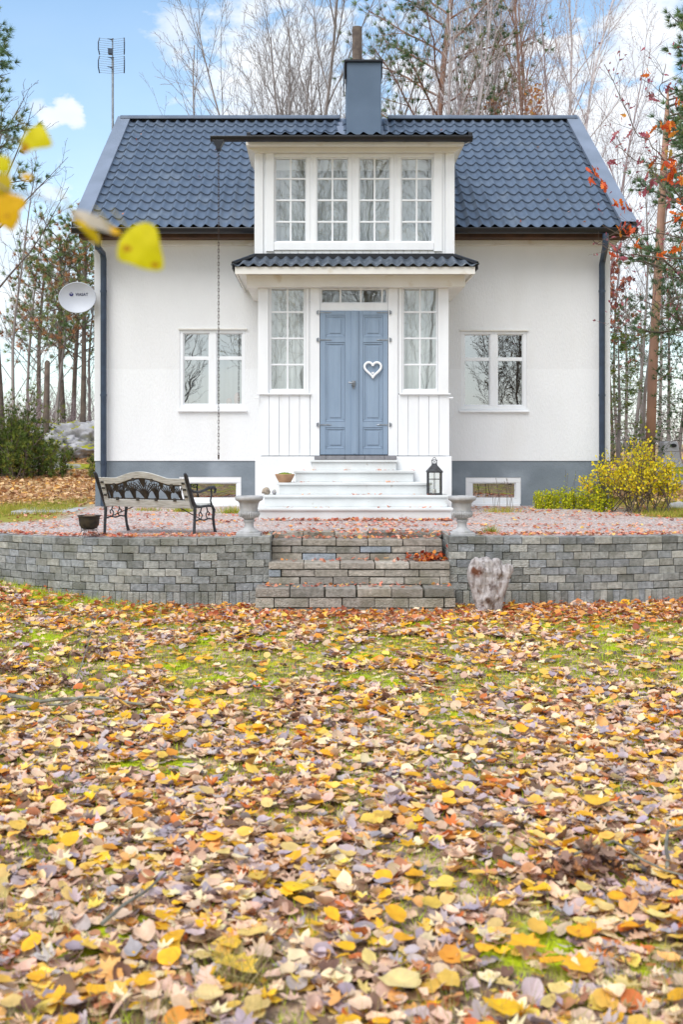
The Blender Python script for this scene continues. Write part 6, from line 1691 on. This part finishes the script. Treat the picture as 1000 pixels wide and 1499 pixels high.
# -- trees across the garden, behind the camera: what the window panes reflect
for (x, y, h, seed, cfg, lab, fol) in ((-1.4,-14,15,107,BIRCH,'bare birch behind the viewer, mirrored in the left upper windows',buds_fol([(2,(.70,.60,.2)),(1,(.6,.55,.2))],.10,.2)),(3.6,-15,15,108,BIRCH,'bare birch behind the viewer, mirrored in the rightmost upper window',None),(-6.3,-13,8,101,ALDER,'bare tree behind the viewer, mirrored in the left panes',None),(2.2,-21,10,102,ALDER,'bare tree behind the viewer, mirrored in the porch panes',None),(7.6,-11,8.5,103,BIRCH,'twiggy tree behind the viewer, mirrored in the right window',buds_fol([(1,(.40,.32,.2)),(1,(.5,.42,.2))],.09,.25)),
                                 (10.,-13,11,104,BIRCH,'second twiggy tree behind the viewer, farther right',buds_fol([(1,(.40,.32,.2)),(1,(.5,.42,.2))],.09,.25)),(1.2,-17,17,105,BIRCH,'yellow-leaved tree behind the viewer, mirrored in the upper windows',buds_fol([(2,(.70,.60,.2)),(1,(.6,.55,.2))],.11,.35)),(-9.5,-14,11,106,SPARSE,'bare tree behind the viewer at the far left',None)):
    veg_tree('bare_tree', x, y, h, .09, dict(cfg, rmin=.006), seed, lab, 'bark_dark', fol, 2, .15, group='trees across the garden from the house', z=-.8)
CLOUD = 6.3; SKYMUL = (1.15,1.36,1.36,1); SUNE = 2.0; EXPO = 0.56
# ================================================================ SKY, SUN, CAMERA
def px_dir(x, y):
    v = Vector((x-470., F, 645.-y)); v.normalize(); return v
w = bpy.data.worlds.new('World'); sc.world = w; w.use_nodes = True
nt = w.node_tree; N = nt.nodes; L = nt.links
bg = N['Background']; bg.inputs['Strength'].default_value = .12
sky = N.new('ShaderNodeTexSky'); sky.sky_type = 'NISHITA'; sky.sun_disc = False
SUNDIR = Vector((-.40,-.62,1.0)).normalized()
sky.sun_elevation = math.asin(SUNDIR.z); sky.sun_rotation = math.atan2(SUNDIR.x, SUNDIR.y)
sky.air_density = 1.0; sky.dust_density = .6; sky.ozone_density = 1.2
tc = N.new('ShaderNodeTexCoord'); vec = tc.outputs['Generated']
hs = N.new('ShaderNodeMix'); hs.data_type = 'RGBA'; hs.blend_type = 'MULTIPLY'; hs.inputs['Factor'].default_value = 1.; hs.inputs['B'].default_value = (1.0,1.0,1.0,1)
L.new(sky.outputs['Color'], hs.inputs['A'])
def math_(op, a, b=None, c=None):
    n = N.new('ShaderNodeMath'); n.operation = op
    for i, v in enumerate((a,b,c)):
        if v is None: continue
        if isinstance(v, (int,float)): n.inputs[i].default_value = v
        else: L.new(v, n.inputs[i])
    return n.outputs[0]
mp = N.new('ShaderNodeMapping'); mp.inputs['Scale'].default_value = (1.,1.,1.9); mp.inputs['Location'].default_value = (.3,.1,.2); L.new(vec, mp.inputs['Vector'])
n1 = N.new('ShaderNodeTexNoise'); n1.inputs['Scale'].default_value = 5.5; n1.inputs['Detail'].default_value = 9; n1.inputs['Roughness'].default_value = .52; L.new(mp.outputs['Vector'], n1.inputs['Vector'])
n2 = N.new('ShaderNodeTexNoise'); n2.inputs['Scale'].default_value = 14; n2.inputs['Detail'].default_value = 8; L.new(mp.outputs['Vector'], n2.inputs['Vector'])
n3 = N.new('ShaderNodeTexNoise'); n3.inputs['Scale'].default_value = 26; n3.inputs['Detail'].default_value = 8; n3.inputs['Roughness'].default_value = .6; L.new(mp.outputs['Vector'], n3.inputs['Vector'])
# cloud banks at their bearings, edges broken by noise
cov = math_('MULTIPLY_ADD', n1.outputs['Fac'], 1.0, -.50)
for (cx, cy, r, k) in ((96,166,22,.75),(74,172,20,.6),(108,178,16,.6),(55,158,16,.35),(950,45,90,.5),(920,300,230,.95),(420,130,150,.55),(260,40,50,.35),(700,200,160,.7),(30,430,160,.45),(960,560,160,.4)):
    d = px_dir(cx, cy); vd = N.new('ShaderNodeVectorMath'); vd.operation = 'DISTANCE'; L.new(vec, vd.inputs[0]); vd.inputs[1].default_value = d
    t = math_('DIVIDE', vd.outputs['Value'], r/F*1.15)
    t = math_('ADD', t, math_('MULTIPLY_ADD', n3.outputs['Fac'], 2.2, -1.1))
    g = math_('MULTIPLY', math_('MAXIMUM', math_('SUBTRACT', 1., math_('MULTIPLY', t, t)), 0.), k)
    cov = math_('MAXIMUM', cov, g) if k < .99 else cov
    pass
rp = N.new('ShaderNodeMapRange'); rp.interpolation_type = 'SMOOTHSTEP'; rp.inputs['From Min'].default_value = .0; rp.inputs['From Max'].default_value = .55; L.new(cov, rp.inputs['Value'])
yb = N.new('ShaderNodeSeparateXYZ'); L.new(vec, yb.inputs['Vector'])
bk = N.new('ShaderNodeMapRange'); bk.interpolation_type = 'SMOOTHSTEP'; bk.inputs['From Min'].default_value = .55; bk.inputs['From Max'].default_value = -.1; bk.inputs['To Max'].default_value = .85; L.new(yb.outputs['Y'], bk.inputs['Value'])  # unseen white cloud cover behind the camera, added to neutralise blue light
# thin veil towards the horizon
sx = N.new('ShaderNodeSeparateXYZ'); L.new(vec, sx.inputs['Vector'])
veil = N.new('ShaderNodeMapRange'); veil.inputs['From Min'].default_value = .45; veil.inputs['From Max'].default_value = .0; veil.inputs['To Min'].default_value = .0; veil.inputs['To Max'].default_value = .55; L.new(sx.outputs['Z'], veil.inputs['Value'])
fac = math_('MAXIMUM', math_('MAXIMUM', math_('MULTIPLY', rp.outputs['Result'], .9), veil.outputs['Result']), bk.outputs['Result'])
cs = N.new('ShaderNodeMapRange'); cs.inputs['From Min'].default_value = .3; cs.inputs['From Max'].default_value = .7; L.new(n2.outputs['Fac'], cs.inputs['Value'])
cm = N.new('ShaderNodeMix'); cm.data_type = 'RGBA'; cm.inputs['A'].default_value = (*[CLOUD*v for v in (.88,.93,1.0)],1); cm.inputs['B'].default_value = (*[CLOUD*v for v in (1.06,1.06,1.06)],1); L.new(cs.outputs['Result'], cm.inputs['Factor'])
mx = N.new('ShaderNodeMix'); mx.data_type = 'RGBA'; L.new(fac, mx.inputs['Factor']); L.new(hs.outputs['Result'], mx.inputs['A']); L.new(cm.outputs['Result'], mx.inputs['B'])
hs.inputs['B'].default_value = SKYMUL
L.new(mx.outputs['Result'], bg.inputs['Color'])

sun = bpy.data.lights.new('sun', 'SUN'); sun.energy = SUNE; sun.angle = R(40); sun.color = (1.,.98,.96)
so = bpy.data.objects.new('sun', sun); col.objects.link(so)
so.rotation_euler = (-SUNDIR).to_track_quat('-Z','Y').to_euler(); so.location = (-8,-14,16)

cam = bpy.data.cameras.new('camera'); co = bpy.data.objects.new('camera', cam); col.objects.link(co); sc.camera = co
co.location = (0,0,EYE); co.rotation_euler = (R(90),0,0)
cam.sensor_fit = 'HORIZONTAL'; cam.sensor_width = 24.; cam.lens = 24.*F/1000.
cam.shift_x = .030; cam.shift_y = -(749.5-645.)/1000.
cam.clip_start = .05; cam.clip_end = 3000
cam.dof.use_dof = True; cam.dof.focus_distance = 15.5; cam.dof.aperture_fstop = 3.4
sc.view_settings.view_transform = 'Standard'; sc.view_settings.look = 'None'; sc.view_settings.exposure = EXPO; sc.view_settings.gamma = 1
sc.render.resolution_x = 684; sc.render.resolution_y = 1024
sc.cycles.max_bounces = 8; sc.cycles.transparent_max_bounces = 16
